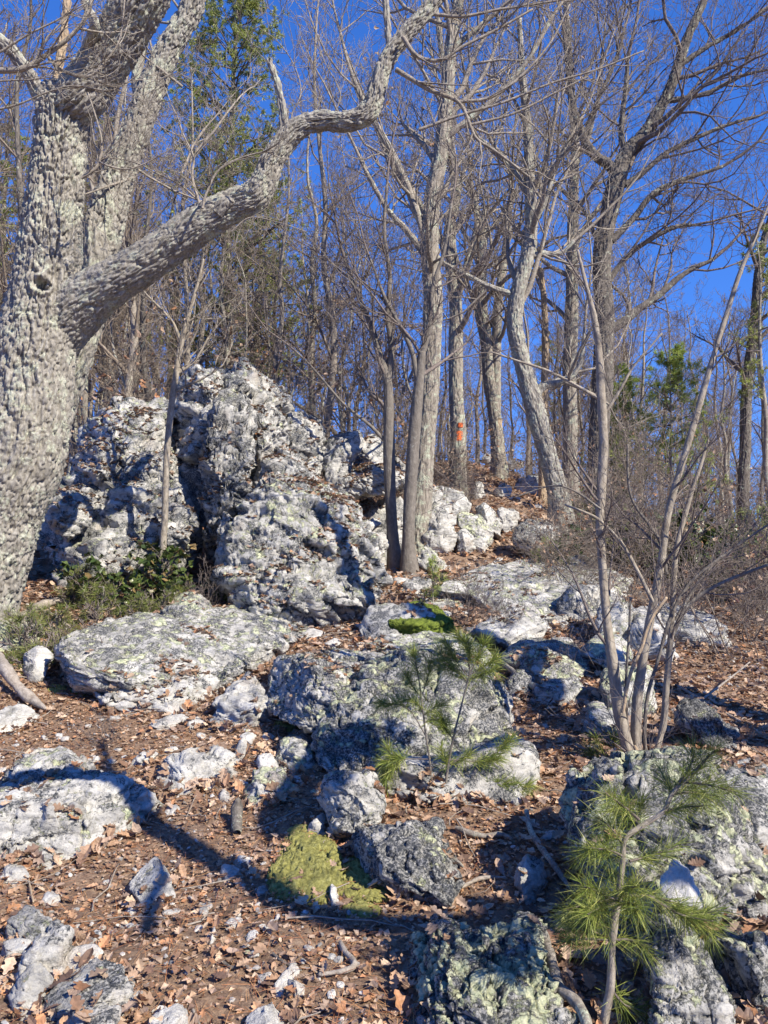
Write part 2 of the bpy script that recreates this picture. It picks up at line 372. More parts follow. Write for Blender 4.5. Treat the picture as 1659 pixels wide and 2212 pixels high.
def displace(V, Fc, size, seed, rough=1., strata=0, center=None, fine=1.):
    N = vnorm(V, Fc); g = random.Random(seed)
    q = V/size; off = np.array([g.uniform(-40, 40) for _ in range(3)])
    c = V.mean(0) if center is None else center
    lo, hi = V.min(0), V.max(0); rough = min(rough, 1.0)**1.2
    for k in range(7):                                   # large cleavage planes
        n = np.array([g.gauss(0, 1), g.gauss(0, 1)-.35, g.gauss(0, .9)+.25]); n /= np.linalg.norm(n)
        h = (V-c)@n; H = np.quantile(h, g.uniform(.86, .985)); ex = np.maximum(0, h-H); V = V-ex[:, None]*n*.92
    l1, u1 = V.min(0), V.max(0); V = lo+(V-l1)*(hi-lo)/(u1-l1)
    A = np.array([[g.gauss(0, 1) for _ in range(3)] for _ in range(3)]); A[0] = A[0]*.35+np.array([.3, .2, 1]); A = np.linalg.qr(A.T)[0].T
    def joint(cell, amp, crk, s, wp=.35):                # blocks between three sets of joints
        w3 = np.stack([vnoise(q*2.3+k*11, seed+s+k) for k in range(3)], 1)*wp*size*.35
        X = (V+w3+.03*size*np.stack([vnoise(q*9+k*5, s+k) for k in range(3)], 1))@A.T/(np.array(cell)*size)+off
        X[:, 1] += .5*(np.floor(X[:, 0]).astype(int) & 1); I = np.floor(X).astype(np.int64); fr = X-I
        hh = hsh(I[:, 0]+500, I[:, 1]+500, I[:, 2]+500, seed+s); e = np.minimum(fr, 1-fr)*np.array(cell)
        e1 = np.where(h01(hh*np.uint32(97)) > .45, np.minimum(np.minimum(e[:, 0], e[:, 1]), e[:, 2]), e[:, 0])
        tl = ((fr-.5)*np.stack([h01(hh*np.uint32(31))-.5, h01(hh*np.uint32(57))-.5, h01(hh*np.uint32(93))-.5], 1)).sum(1)
        return size*(amp*((h01(hh)-.5)+1.5*tl) - crk*(1-sst(0, .022, e1)))
    N = vnorm(V, Fc); V = V+N*(rough*joint((.16, .5, .42),   .06, .04, 1))[:, None]
    if strata:
        sd = np.array([.35, .25, .9]); sd /= np.linalg.norm(sd)
        s = (V@sd)/strata+1.1*vnoise(V/size*1.7, seed+3); fr = s-np.floor(s); lay = h01(hsh(np.floor(s).astype(np.int64)+99, 0*s.astype(np.int64), 0*s.astype(np.int64), seed))
        V = V+N*((lay-.5)*.55*strata-.5*strata*(1-sst(0, .1, np.minimum(fr, 1-fr))))[:, None]
    N = vnorm(V, Fc)
    D = rough*joint((.095, .32, .26), .034, .02, 7)
    if size > .4: D = D+rough*joint((.032, .11, .09), .010, .006, 13)
    rid = sum((.5**k)*(1-2.2*np.abs(vnoise(V*(2.7/max(size, .25))*2.1**k+k*5, seed+20+k))) for k in range(5)); D = D+fine*(.011*rough*min(size, .9)*rid+.0042*min(1.3, (size/.4)**.5)*(1-2.4*np.abs(fbm(V*24, seed+5, 4, .62))*.6))
    r = 1-np.abs(vnoise(V*(3.4/max(size, .3))*1.3+3, seed+8)); D = D-.06*min(size, .8)*rough*sst(.92, 1.0, r)
    return V+N*D[:, None]
def boulder(outline, label, yf=None, T=None, lean=.25, sub=5, rough=1., strata=0, lich=.5, dark=.4, tone=1., seed=0, n=3.2, name='boulder', cat='rock', group=None, bury=.12, mat=None, fine=1., K=22):
    o = np.array(outline, float); bv = o[:, 1].max(); bu = o[o[:, 1] > bv-8][:, 0].mean()
    if yf is None: yf = hit(bu, min(bv, 2212))[1]
    wpx = np.ptp(o[:, 0])/F*yf; hpx = np.ptp(o[:, 1])/F*yf
    if T is None: T = .75*min(wpx, hpx*1.3)+.05
    yc = yf+T*.35
    poly = np.stack([(o[:, 0]-CU)/F*yc, (CV-o[:, 1])/F*yc], 1)
    zb = poly[:, 1].min(); poly[:, 1] = np.where(poly[:, 1] < zb+.1*np.ptp(poly[:, 1]), poly[:, 1]-bury, poly[:, 1])
    c, th, r = radial(poly); S, Fc = ico(sub)
    rho = np.sqrt(S[:, 0]**2+S[:, 2]**2); dy = S[:, 1]; m = (rho**n+abs(dy)**n)**(1/n)
    pf = polyfac(S, int(abs(o[0, 0]*3+o[1, 1])), K); pf = np.where(S[:, 2] < -.25, np.maximum(pf, .98), pf); rho2, dy2 = rho/m*pf, dy/m*pf; rr = np.interp(np.arctan2(S[:, 2], S[:, 0]), th, r)
    V = np.stack([c[0]+rho2*rr*S[:, 0]/np.maximum(rho, 1e-6), yc+dy2*T/2, c[1]+rho2*rr*S[:, 2]/np.maximum(rho, 1e-6)], 1)
    tz = (V[:, 2]-V[:, 2].min())/np.ptp(V[:, 2]); V[:, 1] -= np.clip(-dy2, 0, 1)*T*.22*(1-tz)**1.3
    V[:, 1] += lean*(V[:, 2]-c[1]); k = V[:, 1]/yc
    V[:, 0] = c[0]+(V[:, 0]-c[0]) + (k-1)*c[0]           # keeps the outline's bearing while it leans back
    V[:, 2] += (k-1)*c[1]*.6
    size = max(.08, (wpx*hpx)**.5)
    V = displace(V, Fc, size, seed or int(abs(o[0, 0]*7+o[0, 1])), rough, strata, fine=fine)
    return finish(V, Fc, name, label, cat, group, lich, dark, tone, mat)
def slab(outline, label, h=.12, e=.4, sub=5, rough=.7, lich=.4, dark=.3, tone=1., seed=0, n=4.2, name='rock_slab', cat='rock', group=None, tilt=(0, 0), strata=0, mat=None, lift=0, fine=1., K=26):
    h = h*.8; o = np.array(outline, float); pts = np.array([hit(a, min(b, 2400), h*e+lift) for a, b in o])
    c, th, r = radial(pts[:, :2]); S, Fc = ico(sub)
    rho = np.sqrt(S[:, 0]**2+S[:, 1]**2); dz = S[:, 2]; n = np.where(dz < 0, 9., n); m = (rho**n+abs(dz)**n)**(1/n); pf = polyfac(S, int(abs(o[0, 0]*3+o[1, 1])), K); pf = np.where(dz < -.05, 1.04, pf); rho2, dz2 = rho/m*pf, dz/m*pf
    rr = np.interp(np.arctan2(S[:, 1], S[:, 0]), th, r)+np.clip(-dz2, 0, .9)*(h*.5+.03)
    x = c[0]+rho2*rr*S[:, 0]/np.maximum(rho, 1e-6); y = c[1]+rho2*rr*S[:, 1]/np.maximum(rho, 1e-6)
    A = np.stack([pts[:, 0]-c[0], pts[:, 1]-c[1], np.ones(len(pts))], 1); gx, gy, g0 = np.linalg.lstsq(A, G(pts[:, 0], pts[:, 1]), rcond=None)[0]
    zb = g0+gx*(x-c[0])+gy*(y-c[1])+h*e+lift
    z = zb+np.where(dz2 > 0, dz2*h*(1-e)*1.25, dz2*(h*e+.16))+tilt[0]*(x-c[0])+tilt[1]*(y-c[1])
    V = np.stack([x, y, z], 1); size = max(.08, (np.ptp(x)*np.ptp(y))**.5*.8)
    V = displace(V, Fc, size*min(1, .35+2*h/size), seed or int(abs(o[0, 0]*7+o[0, 1])), rough, strata, fine=fine)
    return finish(V, Fc, name, label, cat, group, lich, dark, tone, mat)
def finish(V, Fc, name, label, cat, group, lich, dark, tone, mat=None):
    ob = mk(name, V, [Fc], mat or M['rock'], smooth=True); tag(ob, label, cat, group)
    ob['lichen'] = float(lich); ob['dark'] = float(dark); ob['tone'] = float(tone); ROCKS.append((V, Fc, ob)); return ob
# -- the outcrop, left of centre
boulder([(85, 1160), (95, 1093), (150, 1048), (210, 1013), (280, 985), (350, 985), (400, 993), (425, 1033), (425, 1100), (390, 1160), (350, 1200), (250, 1190), (150, 1190)], 'broad rough lower left block of the outcrop beside the big oak, leafy shrubs before it', yf=8.9, T=1.5, lean=.55, sub=6, rough=1.2, lich=.45, dark=0.45, bury=.4, tone=.97, name='outcrop_block', K=15)
boulder([(160, 960), (178, 905), (205, 863), (240, 850), (300, 855), (345, 873), (375, 890), (380, 950), (370, 1003), (300, 1023), (200, 1030), (165, 1010)], 'rounded pale block at the upper left end of the outcrop, next to the oak trunk', yf=9.9, T=1.5, lean=.4, sub=6, rough=1.25, lich=.5, dark=0.40, bury=.4, tone=.97, name='outcrop_block', K=15)
boulder([(365, 930), (375, 860), (410, 813), (440, 795), (490, 793), (525, 790), (550, 808), (600, 843), (618, 913), (612, 1000), (575, 1040), (500, 1040), (430, 1023), (370, 1000)], 'tallest summit block of the outcrop with leaf scraps on its ledges', yf=10.0, T=1.7, lean=.35, sub=6, rough=1.4, strata=.16, lich=.35, dark=0.45, bury=.4, tone=.97, name='outcrop_block', K=15)
boulder([(436, 990), (462, 903), (492, 850), (522, 836), (548, 868), (556, 938), (548, 1013), (528, 1063), (500, 1110), (470, 1110), (450, 1060)], 'tall narrow leaning pillar of rock in the middle of the outcrop', yf=8.9, T=.75, lean=.3, sub=6, rough=1.2, strata=.13, lich=.35, dark=0.55, bury=.4, tone=.97, name='outcrop_pillar', K=15)
boulder([(492, 1150), (512, 1075), (560, 1023), (610, 1013), (655, 1030), (705, 1063), (750, 1098), (768, 1140), (782, 1190), (795, 1250), (795, 1305), (740, 1313), (690, 1316), (595, 1290), (525, 1268), (485, 1243)], 'huge light grey front boulder of the outcrop crossed by a tree shadow', yf=8.3, T=1.6, lean=.6, sub=7, rough=1.15, lich=.55, dark=0.45, bury=.4, tone=.97, name='outcrop_boulder', K=15)
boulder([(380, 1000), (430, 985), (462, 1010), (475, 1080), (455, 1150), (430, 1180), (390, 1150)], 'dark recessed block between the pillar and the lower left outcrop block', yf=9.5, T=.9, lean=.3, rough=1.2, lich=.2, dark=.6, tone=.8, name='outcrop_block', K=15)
boulder([(560, 985), (615, 960), (660, 1015), (720, 1060), (735, 1110), (700, 1130), (600, 1100), (550, 1050)], 'leaf strewn shoulder block behind the top of the front boulder', yf=9.2, T=1.2, lean=.5, sub=6, rough=1.2, lich=.35, dark=0.45, bury=.4, tone=.97, name='outcrop_block', K=15)
boulder([(612, 958), (620, 903), (645, 893), (690, 912), (700, 950), (695, 975), (640, 990), (615, 985)], 'upper square layered block on the right shoulder of the outcrop', yf=10.6, T=.7, lean=.15, rough=.9, strata=.12, lich=.3, dark=0.50, n=4, bury=.4, tone=.97, name='outcrop_block', K=15)
boulder([(617, 990), (695, 965), (700, 1010), (655, 1040), (620, 1033)], 'lower wedge block under the layered block on the right shoulder of the outcrop', yf=10.4, T=.7, lean=.1, rough=.8, strata=.1, lich=.3, dark=0.40, n=4, bury=.4, tone=.97, name='outcrop_block', K=15)
boulder([(693, 978), (716, 948), (775, 938), (782, 975), (760, 1000), (730, 1035), (712, 1030)], 'tilted square block with a black shadow on it right of the layered blocks', yf=10.7, T=.6, lean=.2, rough=.8, lich=.35, dark=0.45, n=4, bury=.4, tone=.97, name='outcrop_block', K=15)
boulder([(778, 960), (790, 943), (822, 940), (840, 965), (835, 1000), (790, 1000)], 'small pale block above the cave, touching the slim dark sapling', yf=11.5, T=.5, lean=.3, rough=.9, lich=.35, dark=0.35, bury=.4, tone=.97, name='outcrop_block', K=15)
boulder([(716, 1050), (730, 1018), (790, 1005), (850, 1008), (882, 1022), (880, 1045), (850, 1062), (790, 1066), (735, 1072)], 'long layered roof slab over the dark cave behind the twin saplings', yf=10.9, T=1.7, lean=.5, sub=6, rough=.7, strata=.1, lich=.25, dark=.35, n=4, name='cave_roof_slab', bury=.02)
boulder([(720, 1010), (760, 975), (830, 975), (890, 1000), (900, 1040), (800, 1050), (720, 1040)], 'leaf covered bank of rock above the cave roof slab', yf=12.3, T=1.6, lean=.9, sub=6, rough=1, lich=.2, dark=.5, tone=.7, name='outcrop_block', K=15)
boulder([(770, 1150), (775, 1110), (800, 1080), (815, 1110), (845, 1090), (870, 1080), (890, 1120), (885, 1190), (850, 1200), (800, 1190)], 'tan slanting rock standing at the mouth of the cave', yf=11.0, T=.5, lean=.4, rough=1, lich=.2, dark=0.40, bury=.4, tone=.97, name='outcrop_block', K=15)
boulder([(766, 1160), (790, 1130), (826, 1113), (830, 1130), (800, 1155), (770, 1172)], 'thin pointed slab leaning toward the left sapling below the cave', yf=10.4, T=.35, lean=.3, rough=.8, strata=.06, lich=.3, dark=.3)
boulder([(785, 1175), (800, 1160), (830, 1150), (838, 1180), (820, 1195), (790, 1190)], 'low stone at the foot of the thin pointed slab below the cave', yf=10.2, T=.3, rough=.8, lich=.3, dark=.3)
boulder([(768, 1225), (775, 1180), (790, 1195), (805, 1215), (800, 1230)], 'small grey stone against the right foot of the front outcrop boulder', T=.25, rough=.8, lich=.3, dark=.4)
for q, l, yf, tt in (([(285, 1000), (330, 975), (385, 985), (390, 1030), (340, 1050), (295, 1040)], 'ledge block with a shadowed notch between the upper and lower left outcrop blocks', 9.2, .7),
    ([(175, 1010), (190, 965), (235, 950), (265, 975), (255, 1020), (205, 1035)], 'overhanging brown stained corner block beside the oak trunks', 9.1, .7), ([(100, 1120), (115, 1075), (165, 1050), (200, 1080), (195, 1130), (150, 1150)], 'rough corner of the outcrop nearest the massive oak', 8.6, .8),
    ([(400, 850), (425, 812), (470, 800), (480, 840), (450, 880), (410, 885)], 'pale broken block on the left shoulder of the summit block', 9.9, .7), ([(540, 900), (585, 880), (615, 930), (612, 985), (570, 1000), (545, 960)], 'knobbly block between the summit and the layered block', 9.7, .7),
    ([(650, 1150), (690, 1130), (730, 1150), (735, 1210), (700, 1240), (655, 1215)], 'bulge of rock on the shadowed face of the front outcrop boulder', 8.35, .6), ([(700, 1270), (740, 1235), (785, 1240), (800, 1290), (790, 1316), (730, 1322)], 'rounded toe of the front outcrop boulder beside the trail', 8.1, .5),
    ([(335, 1130), (360, 1090), (400, 1080), (420, 1120), (400, 1170), (355, 1175)], 'block behind the thin brown sapling foot', 8.6, .6), ([(470, 1180), (495, 1120), (520, 1110), (530, 1160), (510, 1230), (485, 1235)], 'dark narrow rib on the left side of the front outcrop boulder', 8.3, .5)):
    boulder(q, l, yf=yf, T=tt, lean=.4, rough=1.2, lich=.4, dark=.43, tone=.97, name='outcrop_block', K=15, strata=.1)
# -- the jumble right of the twin trees
boulder([(905, 1172), (912, 1110), (935, 1090), (965, 1098), (983, 1125), (985, 1160), (965, 1190), (930, 1185)], 'upright rounded boulder with a dark cleft right of the twin trees', T=.6, rough=1, lich=.35, dark=.3, yf=11.5)
boulder([(900, 1130), (920, 1090), (945, 1050), (957, 1060), (948, 1095), (925, 1125)], 'steep pale rib of rock above the upright rounded boulder', yf=11.9, T=.4, rough=1.2, lich=.3, dark=.2)
boulder([(944, 1070), (965, 1055), (1000, 1067), (1020, 1089), (1010, 1110), (975, 1112), (950, 1095)], 'smooth sloping slab at the top of the rock jumble by the trail', yf=12.2, T=.7, lean=.7, rough=.7, lich=.35, dark=.3)
boulder([(983, 1112), (1005, 1105), (1040, 1122), (1066, 1150), (1060, 1166), (1030, 1160), (994, 1140)], 'greenish slab slanting down to the right in the rock jumble', yf=11.9, T=.5, lean=.5, rough=.7, lich=.7, dark=.4)
boulder([(1026, 1092), (1045, 1083), (1070, 1100), (1082, 1130), (1078, 1152), (1055, 1145), (1035, 1120)], 'rounded grey slab at the right end of the rock jumble beside the trail', yf=12.4, T=.5, lean=.5, rough=.7, lich=.4, dark=.3)
boulder([(988, 1185), (988, 1150), (1005, 1142), (1022, 1158), (1028, 1184), (1005, 1192)], 'triangular pale stone at the front of the rock jumble', yf=11.5, T=.35, rough=.8, lich=.3, dark=.2)
boulder([(1018, 1160), (1040, 1155), (1058, 1175), (1045, 1184), (1025, 1176)], 'flat pale stone right of the triangular stone in the rock jumble', yf=11.6, T=.3, rough=.8, lich=.2, dark=.2)
boulder([(1070, 1100), (1085, 1095), (1117, 1110), (1116, 1135), (1095, 1142), (1080, 1125)], 'pale block beside the trail at the far right of the jumble', yf=13, T=.4, rough=.9, lich=.2, dark=.15)
boulder([(1112, 1165), (1130, 1130), (1155, 1116), (1190, 1132), (1212, 1160), (1208, 1190), (1160, 1200), (1125, 1190)], 'dark rounded rock right of the trail under the leaning tree', yf=11.3, T=.6, rough=1, lich=.3, dark=.6)
boulder([(900, 1170), (925, 1185), (950, 1215), (985, 1240), (1000, 1255), (965, 1258), (920, 1240), (895, 1200)], 'lichen covered root like rock at the foot of the twin trees', yf=10.3, T=.4, lean=.6, rough=1, lich=.6, dark=.3)
for q, l in (([(1062, 1060), (1085, 1045), (1110, 1050), (1105, 1068), (1080, 1075)], 'square stone left of the trail steps below the crest'),
             ([(1110, 1060), (1120, 1035), (1160, 1022), (1192, 1035), (1190, 1060), (1150, 1070)], 'pale ledge right of the trail just below the crest'),
             ([(1038, 1000), (1042, 985), (1055, 978), (1066, 990), (1064, 1004)], 'pale stone at the foot of the double trunk on the crest'),
             ([(1085, 1000), (1100, 990), (1125, 998), (1130, 1008), (1100, 1010)], 'flat stone right of the double trunk on the crest'),
             ([(1165, 1040), (1185, 1030), (1200, 1040), (1205, 1055), (1180, 1058)], 'low stone left of the leaning tree foot near the crest'),
             ([(1210, 1085), (1240, 1070), (1262, 1080), (1255, 1096), (1225, 1100)], 'small pale stone in the brush right of the leaning tree'),
             ([(1015, 1055), (1030, 1040), (1045, 1050), (1048, 1072), (1025, 1078)], 'small dark stone between the blazed tree and the trail')):
    boulder(q, l, T=.4, sub=4, rough=1, lich=.3, dark=.3, name='stone')
# -- middle ground
slab([(900, 1290), (940, 1245), (1026, 1226), (1112, 1215), (1176, 1218), (1251, 1228), (1321, 1239), (1310, 1285), (1240, 1310), (1144, 1325), (1069, 1318), (980, 1300)], 'widest flat bedrock slab across the trail, in front of the jumble', h=.26, sub=6, rough=.6, lich=.5, dark=.3)
slab([(855, 1275), (890, 1255), (935, 1252), (940, 1268), (900, 1282)], 'low grey ledge left of the widest bedrock slab', h=.12, lich=.3, dark=.4)
boulder([(1198, 1320), (1205, 1285), (1225, 1262), (1262, 1253), (1294, 1266), (1292, 1298), (1275, 1328), (1235, 1334)], 'rounded boulder half in blue shade on the right edge of the widest slab', T=.55, rough=.6, lich=.35, dark=.5)
boulder([(1292, 1385), (1290, 1310), (1300, 1282), (1337, 1290), (1366, 1315), (1350, 1371), (1330, 1390)], 'jagged pale rock behind the pale sapling stem', T=.5, rough=1.2, lich=.5, dark=.2)
slab([(1395, 1345), (1420, 1322), (1493, 1322), (1558, 1345), (1545, 1375), (1439, 1378)], 'long grey slab right of the sapling clump', h=.2, lich=.3, dark=.25)
slab([(1340, 1350), (1370, 1330), (1410, 1335), (1420, 1380), (1370, 1410), (1345, 1390)], 'white worn slab behind the sapling clump', h=.25, lich=.3, dark=.1, tone=1.1)
boulder([(1016, 1360), (1024, 1340), (1058, 1327), (1112, 1314), (1158, 1324), (1180, 1345), (1165, 1366), (1112, 1387), (1060, 1380)], 'low white boulder between the widest slab and the needle tufts', T=.6, lean=.8, rough=.7, lich=.35, dark=.2)
boulder([(1078, 1450), (1085, 1408), (1122, 1391), (1198, 1389), (1251, 1402), (1290, 1440), (1286, 1463), (1224, 1466), (1144, 1470)], 'long flat topped boulder with dark underside right of the needle tufts', T=.7, lean=.6, rough=.6, lich=.6, dark=.5, sub=6)
boulder([(1235, 1388), (1273, 1367), (1332, 1372), (1362, 1405), (1352, 1432), (1294, 1425), (1250, 1410)], 'smooth boulder with pale green cap behind the sapling stem', T=.5, lean=.6, rough=.5, lich=.7, dark=.2)
boulder([(1300, 1545), (1298, 1480), (1320, 1440), (1359, 1430), (1412, 1445), (1425, 1505), (1408, 1535), (1345, 1552)], 'pale green standing rock directly behind the sapling clump', T=.5, rough=.9, lich=.7, dark=.35)
boulder([(1084, 1480), (1100, 1450), (1130, 1440), (1152, 1458), (1158, 1490), (1120, 1508)], 'small round boulder under the dark underside of the flat topped boulder', T=.35, rough=.7, lich=.3, dark=.7)
slab([(1155, 1500), (1180, 1480), (1240, 1482), (1255, 1500), (1210, 1515)], 'low flat grey stone among dead branches left of the sapling clump', h=.12, sub=4, lich=.4, dark=.4)
slab([(1258, 1560), (1270, 1535), (1300, 1530), (1318, 1560), (1290, 1572)], 'small lichened stone left of the sapling clump foot', h=.14, sub=4, lich=.5, dark=.3)
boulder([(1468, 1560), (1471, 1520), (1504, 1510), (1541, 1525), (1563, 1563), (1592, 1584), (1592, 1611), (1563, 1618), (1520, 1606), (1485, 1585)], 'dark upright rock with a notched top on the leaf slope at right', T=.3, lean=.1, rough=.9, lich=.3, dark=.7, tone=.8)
boulder([(786, 1345), (800, 1313), (835, 1308), (900, 1306), (950, 1318), (960, 1350), (900, 1372), (830, 1374), (795, 1368)], 'low rock with dark green moss on top at the end of the tree shadow', T=.6, lean=.9, rough=.8, lich=.2, dark=.4, name='mossy_rock')
boulder([(822, 1365), (838, 1325), (852, 1340), (858, 1368)], 'small pointed white stone against the mossy rock', T=.15, sub=4, rough=.8, lich=.1, dark=.1)
# -- the big slabs and boulders of the foreground
slab([(85, 1462), (110, 1425), (160, 1405), (225, 1367), (320, 1345), (400, 1330), (480, 1318), (560, 1308), (610, 1318), (645, 1372), (630, 1405), (560, 1425), (480, 1436), (400, 1445), (320, 1460), (230, 1478), (130, 1482)], 'largest long whaleback slab with black and pale green lichen, left of the trail', h=.27, e=.4, sub=7, rough=.5, lich=.55, dark=.42, n=2.4, fine=.8, tone=1.0)
slab([(165, 1505), (225, 1470), (300, 1450), (375, 1432), (480, 1430), (525, 1432), (500, 1462), (450, 1490), (385, 1525), (365, 1520), (320, 1512), (235, 1522), (200, 1512)], 'lower white worn shelf along the front of the largest whaleback slab', h=.14, e=.5, sub=6, rough=.6, lich=.12, dark=.12, tone=1.08, strata=.08)
boulder([(332, 1340), (340, 1308), (362, 1292), (395, 1285), (450, 1290), (485, 1308), (480, 1330), (430, 1360), (380, 1368), (345, 1360)], 'round lichened hump on top of the largest whaleback slab', yf=7.2, T=.6, lean=.6, rough=.7, lich=.6, dark=.45)
slab([(465, 1545), (490, 1495), (545, 1460), (578, 1475), (580, 1530), (525, 1550)], 'pale grey wedge slab left of the hollow under the overhanging rock', h=.16, sub=5, rough=.6, lich=.15, dark=.15, strata=.07)
boulder([(582, 1460), (610, 1428), (675, 1412), (750, 1406), (830, 1418), (850, 1460), (810, 1500), (720, 1532), (700, 1512), (650, 1498), (600, 1495)], 'overhanging slab with a dark hollow beneath, left of the largest centre boulder', yf=5.02, T=1.5, lean=.95, sub=7, rough=.8, lich=.5, dark=.4, bury=.0, n=4.5)
slab([(800, 1400), (860, 1378), (950, 1380), (1040, 1395), (1070, 1440), (960, 1460), (850, 1450)], 'flat lichened top ledge behind the largest centre boulder', h=.2, sub=6, rough=.7, lich=.6, dark=.4)
boulder([(722, 1640), (735, 1560), (755, 1500), (800, 1450), (880, 1425), (960, 1420), (1045, 1440), (1085, 1500), (1095, 1570), (1100, 1610), (1080, 1650), (960, 1665), (840, 1665), (750, 1660)], 'largest centre boulder, thick with green lichen, behind the pine seedlings', yf=4.6, T=1.1, lean=.95, n=5, K=14, sub=7, rough=.85, lich=.55, dark=.6)
boulder([(760, 1690), (772, 1640), (860, 1625), (980, 1622), (1100, 1600), (1138, 1620), (1146, 1665), (1125, 1700), (1000, 1712), (860, 1708), (785, 1705)], 'long low shelf at the foot of the largest centre boulder', T=.6, lean=.5, sub=6, rough=.8, lich=.35, dark=.4)
boulder([(690, 1720), (690, 1680), (705, 1662), (750, 1665), (800, 1680), (838, 1712), (835, 1745), (800, 1765), (755, 1798), (710, 1775)], 'tilted grey boulder beside the foot of the left pine seedling', T=.4, lean=.35, sub=6, rough=.7, lich=.4, dark=.4)
boulder([(766, 1838), (800, 1792), (892, 1779), (940, 1787), (967, 1829), (982, 1878), (955, 1913), (902, 1917), (849, 1885), (800, 1870)], 'angular dark grey boulder right of the yellow moss cushion', T=.42, lean=.45, sub=6, rough=.9, lich=.35, dark=.6)
boulder([(1112, 1870), (1144, 1844), (1171, 1860), (1186, 1905), (1176, 1928), (1144, 1928), (1120, 1912)], 'fist sized upright pale stone between twigs under the right seedling', T=.15, rough=.8, lich=.45, dark=.15)
boulder([(893, 2250), (897, 2077), (924, 2028), (951, 2015), (983, 2028), (1022, 2068), (1047, 2070), (1079, 2071), (1120, 2045), (1155, 2026), (1192, 2034), (1214, 2077), (1228, 2130), (1266, 2212), (1275, 2270), (1080, 2290)], 'yellow lichened boulder at the bottom edge left of the right seedling', yf=2.15, T=.5, lean=.45, sub=7, rough=1, lich=.85, dark=.6)
boulder([(1195, 1800), (1205, 1755), (1245, 1712), (1300, 1690), (1345, 1660), (1400, 1618), (1445, 1608), (1490, 1640), (1550, 1700), (1600, 1770), (1640, 1860), (1652, 1930), (1640, 2000), (1560, 2020), (1440, 2010), (1330, 1970), (1240, 1890), (1205, 1850)], 'massive lichened boulder behind the right pine seedling', yf=2.95, T=.55, lean=.6, n=5.5, K=14, sub=7, rough=.9, lich=.7, dark=.6)
boulder([(1424, 1912), (1450, 1862), (1462, 1864), (1490, 1888), (1514, 1940), (1500, 1958), (1460, 1950)], 'white triangular stone on the massive boulder', yf=2.5, T=.10, lean=.6, rough=.4, lich=0, dark=0, tone=1.35, n=5, bury=.01, name='white_stone')
boulder([(1400, 2030), (1440, 1965), (1475, 2010), (1510, 2050), (1545, 2110), (1590, 2180), (1640, 2300), (1480, 2330), (1400, 2250)], 'steep fin of rock with a pale lichened crest in the bottom right corner', yf=2.1, T=.45, lean=.3, sub=7, rough=.8, lich=.6, dark=.6)
boulder([(1500, 2010), (1560, 1990), (1640, 2010), (1700, 2060), (1730, 2300), (1660, 2320), (1610, 2180), (1560, 2090), (1515, 2050)], 'rusty stained rock ledge cut off by the right edge at the bottom', yf=2.3, T=.5, lean=.4, sub=6, rough=1, lich=.6, dark=.5)
boulder([(1545, 1650), (1580, 1630), (1640, 1650), (1720, 1700), (1730, 1830), (1659, 1825), (1600, 1800), (1565, 1720)], 'smooth dark slab behind the massive boulder at the right edge', yf=3.6, T=.6, lean=.6, sub=6, rough=.4, lich=.3, dark=.5)
slab([(-60, 1740), (35, 1692), (45, 1662), (90, 1632), (160, 1630), (200, 1645), (235, 1677), (280, 1677), (342, 1697), (320, 1725), (290, 1745), (235, 1750), (210, 1780), (125, 1798), (40, 1818), (-60, 1830)], 'broad slab at the left edge crossed by the black limb shadow', h=.2, e=.45, sub=7, rough=.6, lich=.4, dark=.25, fine=.9)
slab([(350, 1672), (352, 1655), (390, 1637), (450, 1627), (497, 1615), (497, 1647), (460, 1679), (390, 1699), (358, 1694)], 'pale pointed slab alone in the middle of the trail', h=.12, sub=5, rough=.5, lich=.1, dark=.2, strata=.05)
boulder([(502, 1634), (515, 1605), (527, 1588), (533, 1612), (517, 1640)], 'thin upright sliver at the tip of the pale pointed slab', T=.06, sub=4, rough=.5, lich=.1, dark=.1, name='stone')
slab([(533, 1690), (555, 1675), (600, 1675), (637, 1692), (622, 1712), (575, 1722), (540, 1714)], 'flat green lichened stone by the edge of the deep shade', h=.1, lich=.75, dark=.2)
slab([(600, 1614), (635, 1597), (690, 1605), (688, 1642), (645, 1654), (605, 1634)], 'grey green stone under the left face of the largest centre boulder', h=.12, lich=.6, dark=.4)
boulder([(282, 1898), (300, 1872), (345, 1856), (368, 1880), (386, 1920), (340, 1935), (298, 1917)], 'five sided grey stone crossed by a stub shadow', T=.16, lean=.9, rough=.6, lich=.2, dark=.25)
slab([(28, 1998), (62, 1966), (117, 1995), (102, 2027), (55, 2037)], 'grey lichened stone, topmost of the lower left cluster', h=.09, lich=.35, dark=.3, sub=5)
slab([(33, 2093), (65, 2050), (105, 2022), (147, 2045), (137, 2082), (75, 2098)], 'larger grey stone below the topmost of the lower left cluster', h=.1, lich=.35, dark=.3)
boulder([(138, 2085), (145, 2068), (175, 2050), (217, 2070), (217, 2092), (175, 2103)], 'bright white stone right of the lower left cluster', T=.1, lean=.8, rough=.6, lich=.1, dark=.05, tone=1.2, name='white_stone')
boulder([(23, 2153), (55, 2110), (100, 2088), (117, 2125), (90, 2148), (45, 2173)], 'pale stone with one dark side near the bottom left corner', T=.15, lean=.7, rough=.7, lich=.15, dark=.15)
slab([(90, 2162), (150, 2125), (215, 2086), (282, 2105), (277, 2162), (200, 2188), (115, 2198)], 'flat speckled slab with a leaf on it near the bottom left corner', h=.07, sub=6, rough=.5, lich=.15, dark=.45, tone=.95)
slab([(145, 2212), (180, 2195), (250, 2178), (277, 2215), (260, 2260), (150, 2260)], 'speckled slab cut off by the bottom edge at left', h=.08, lich=.2, dark=.3)
slab([(6, 2052), (50, 2038), (77, 2046), (70, 2060), (15, 2070)], 'small flat white stone left of the lower left cluster', h=.05, sub=4, lich=.05, dark=.05, tone=1.15)
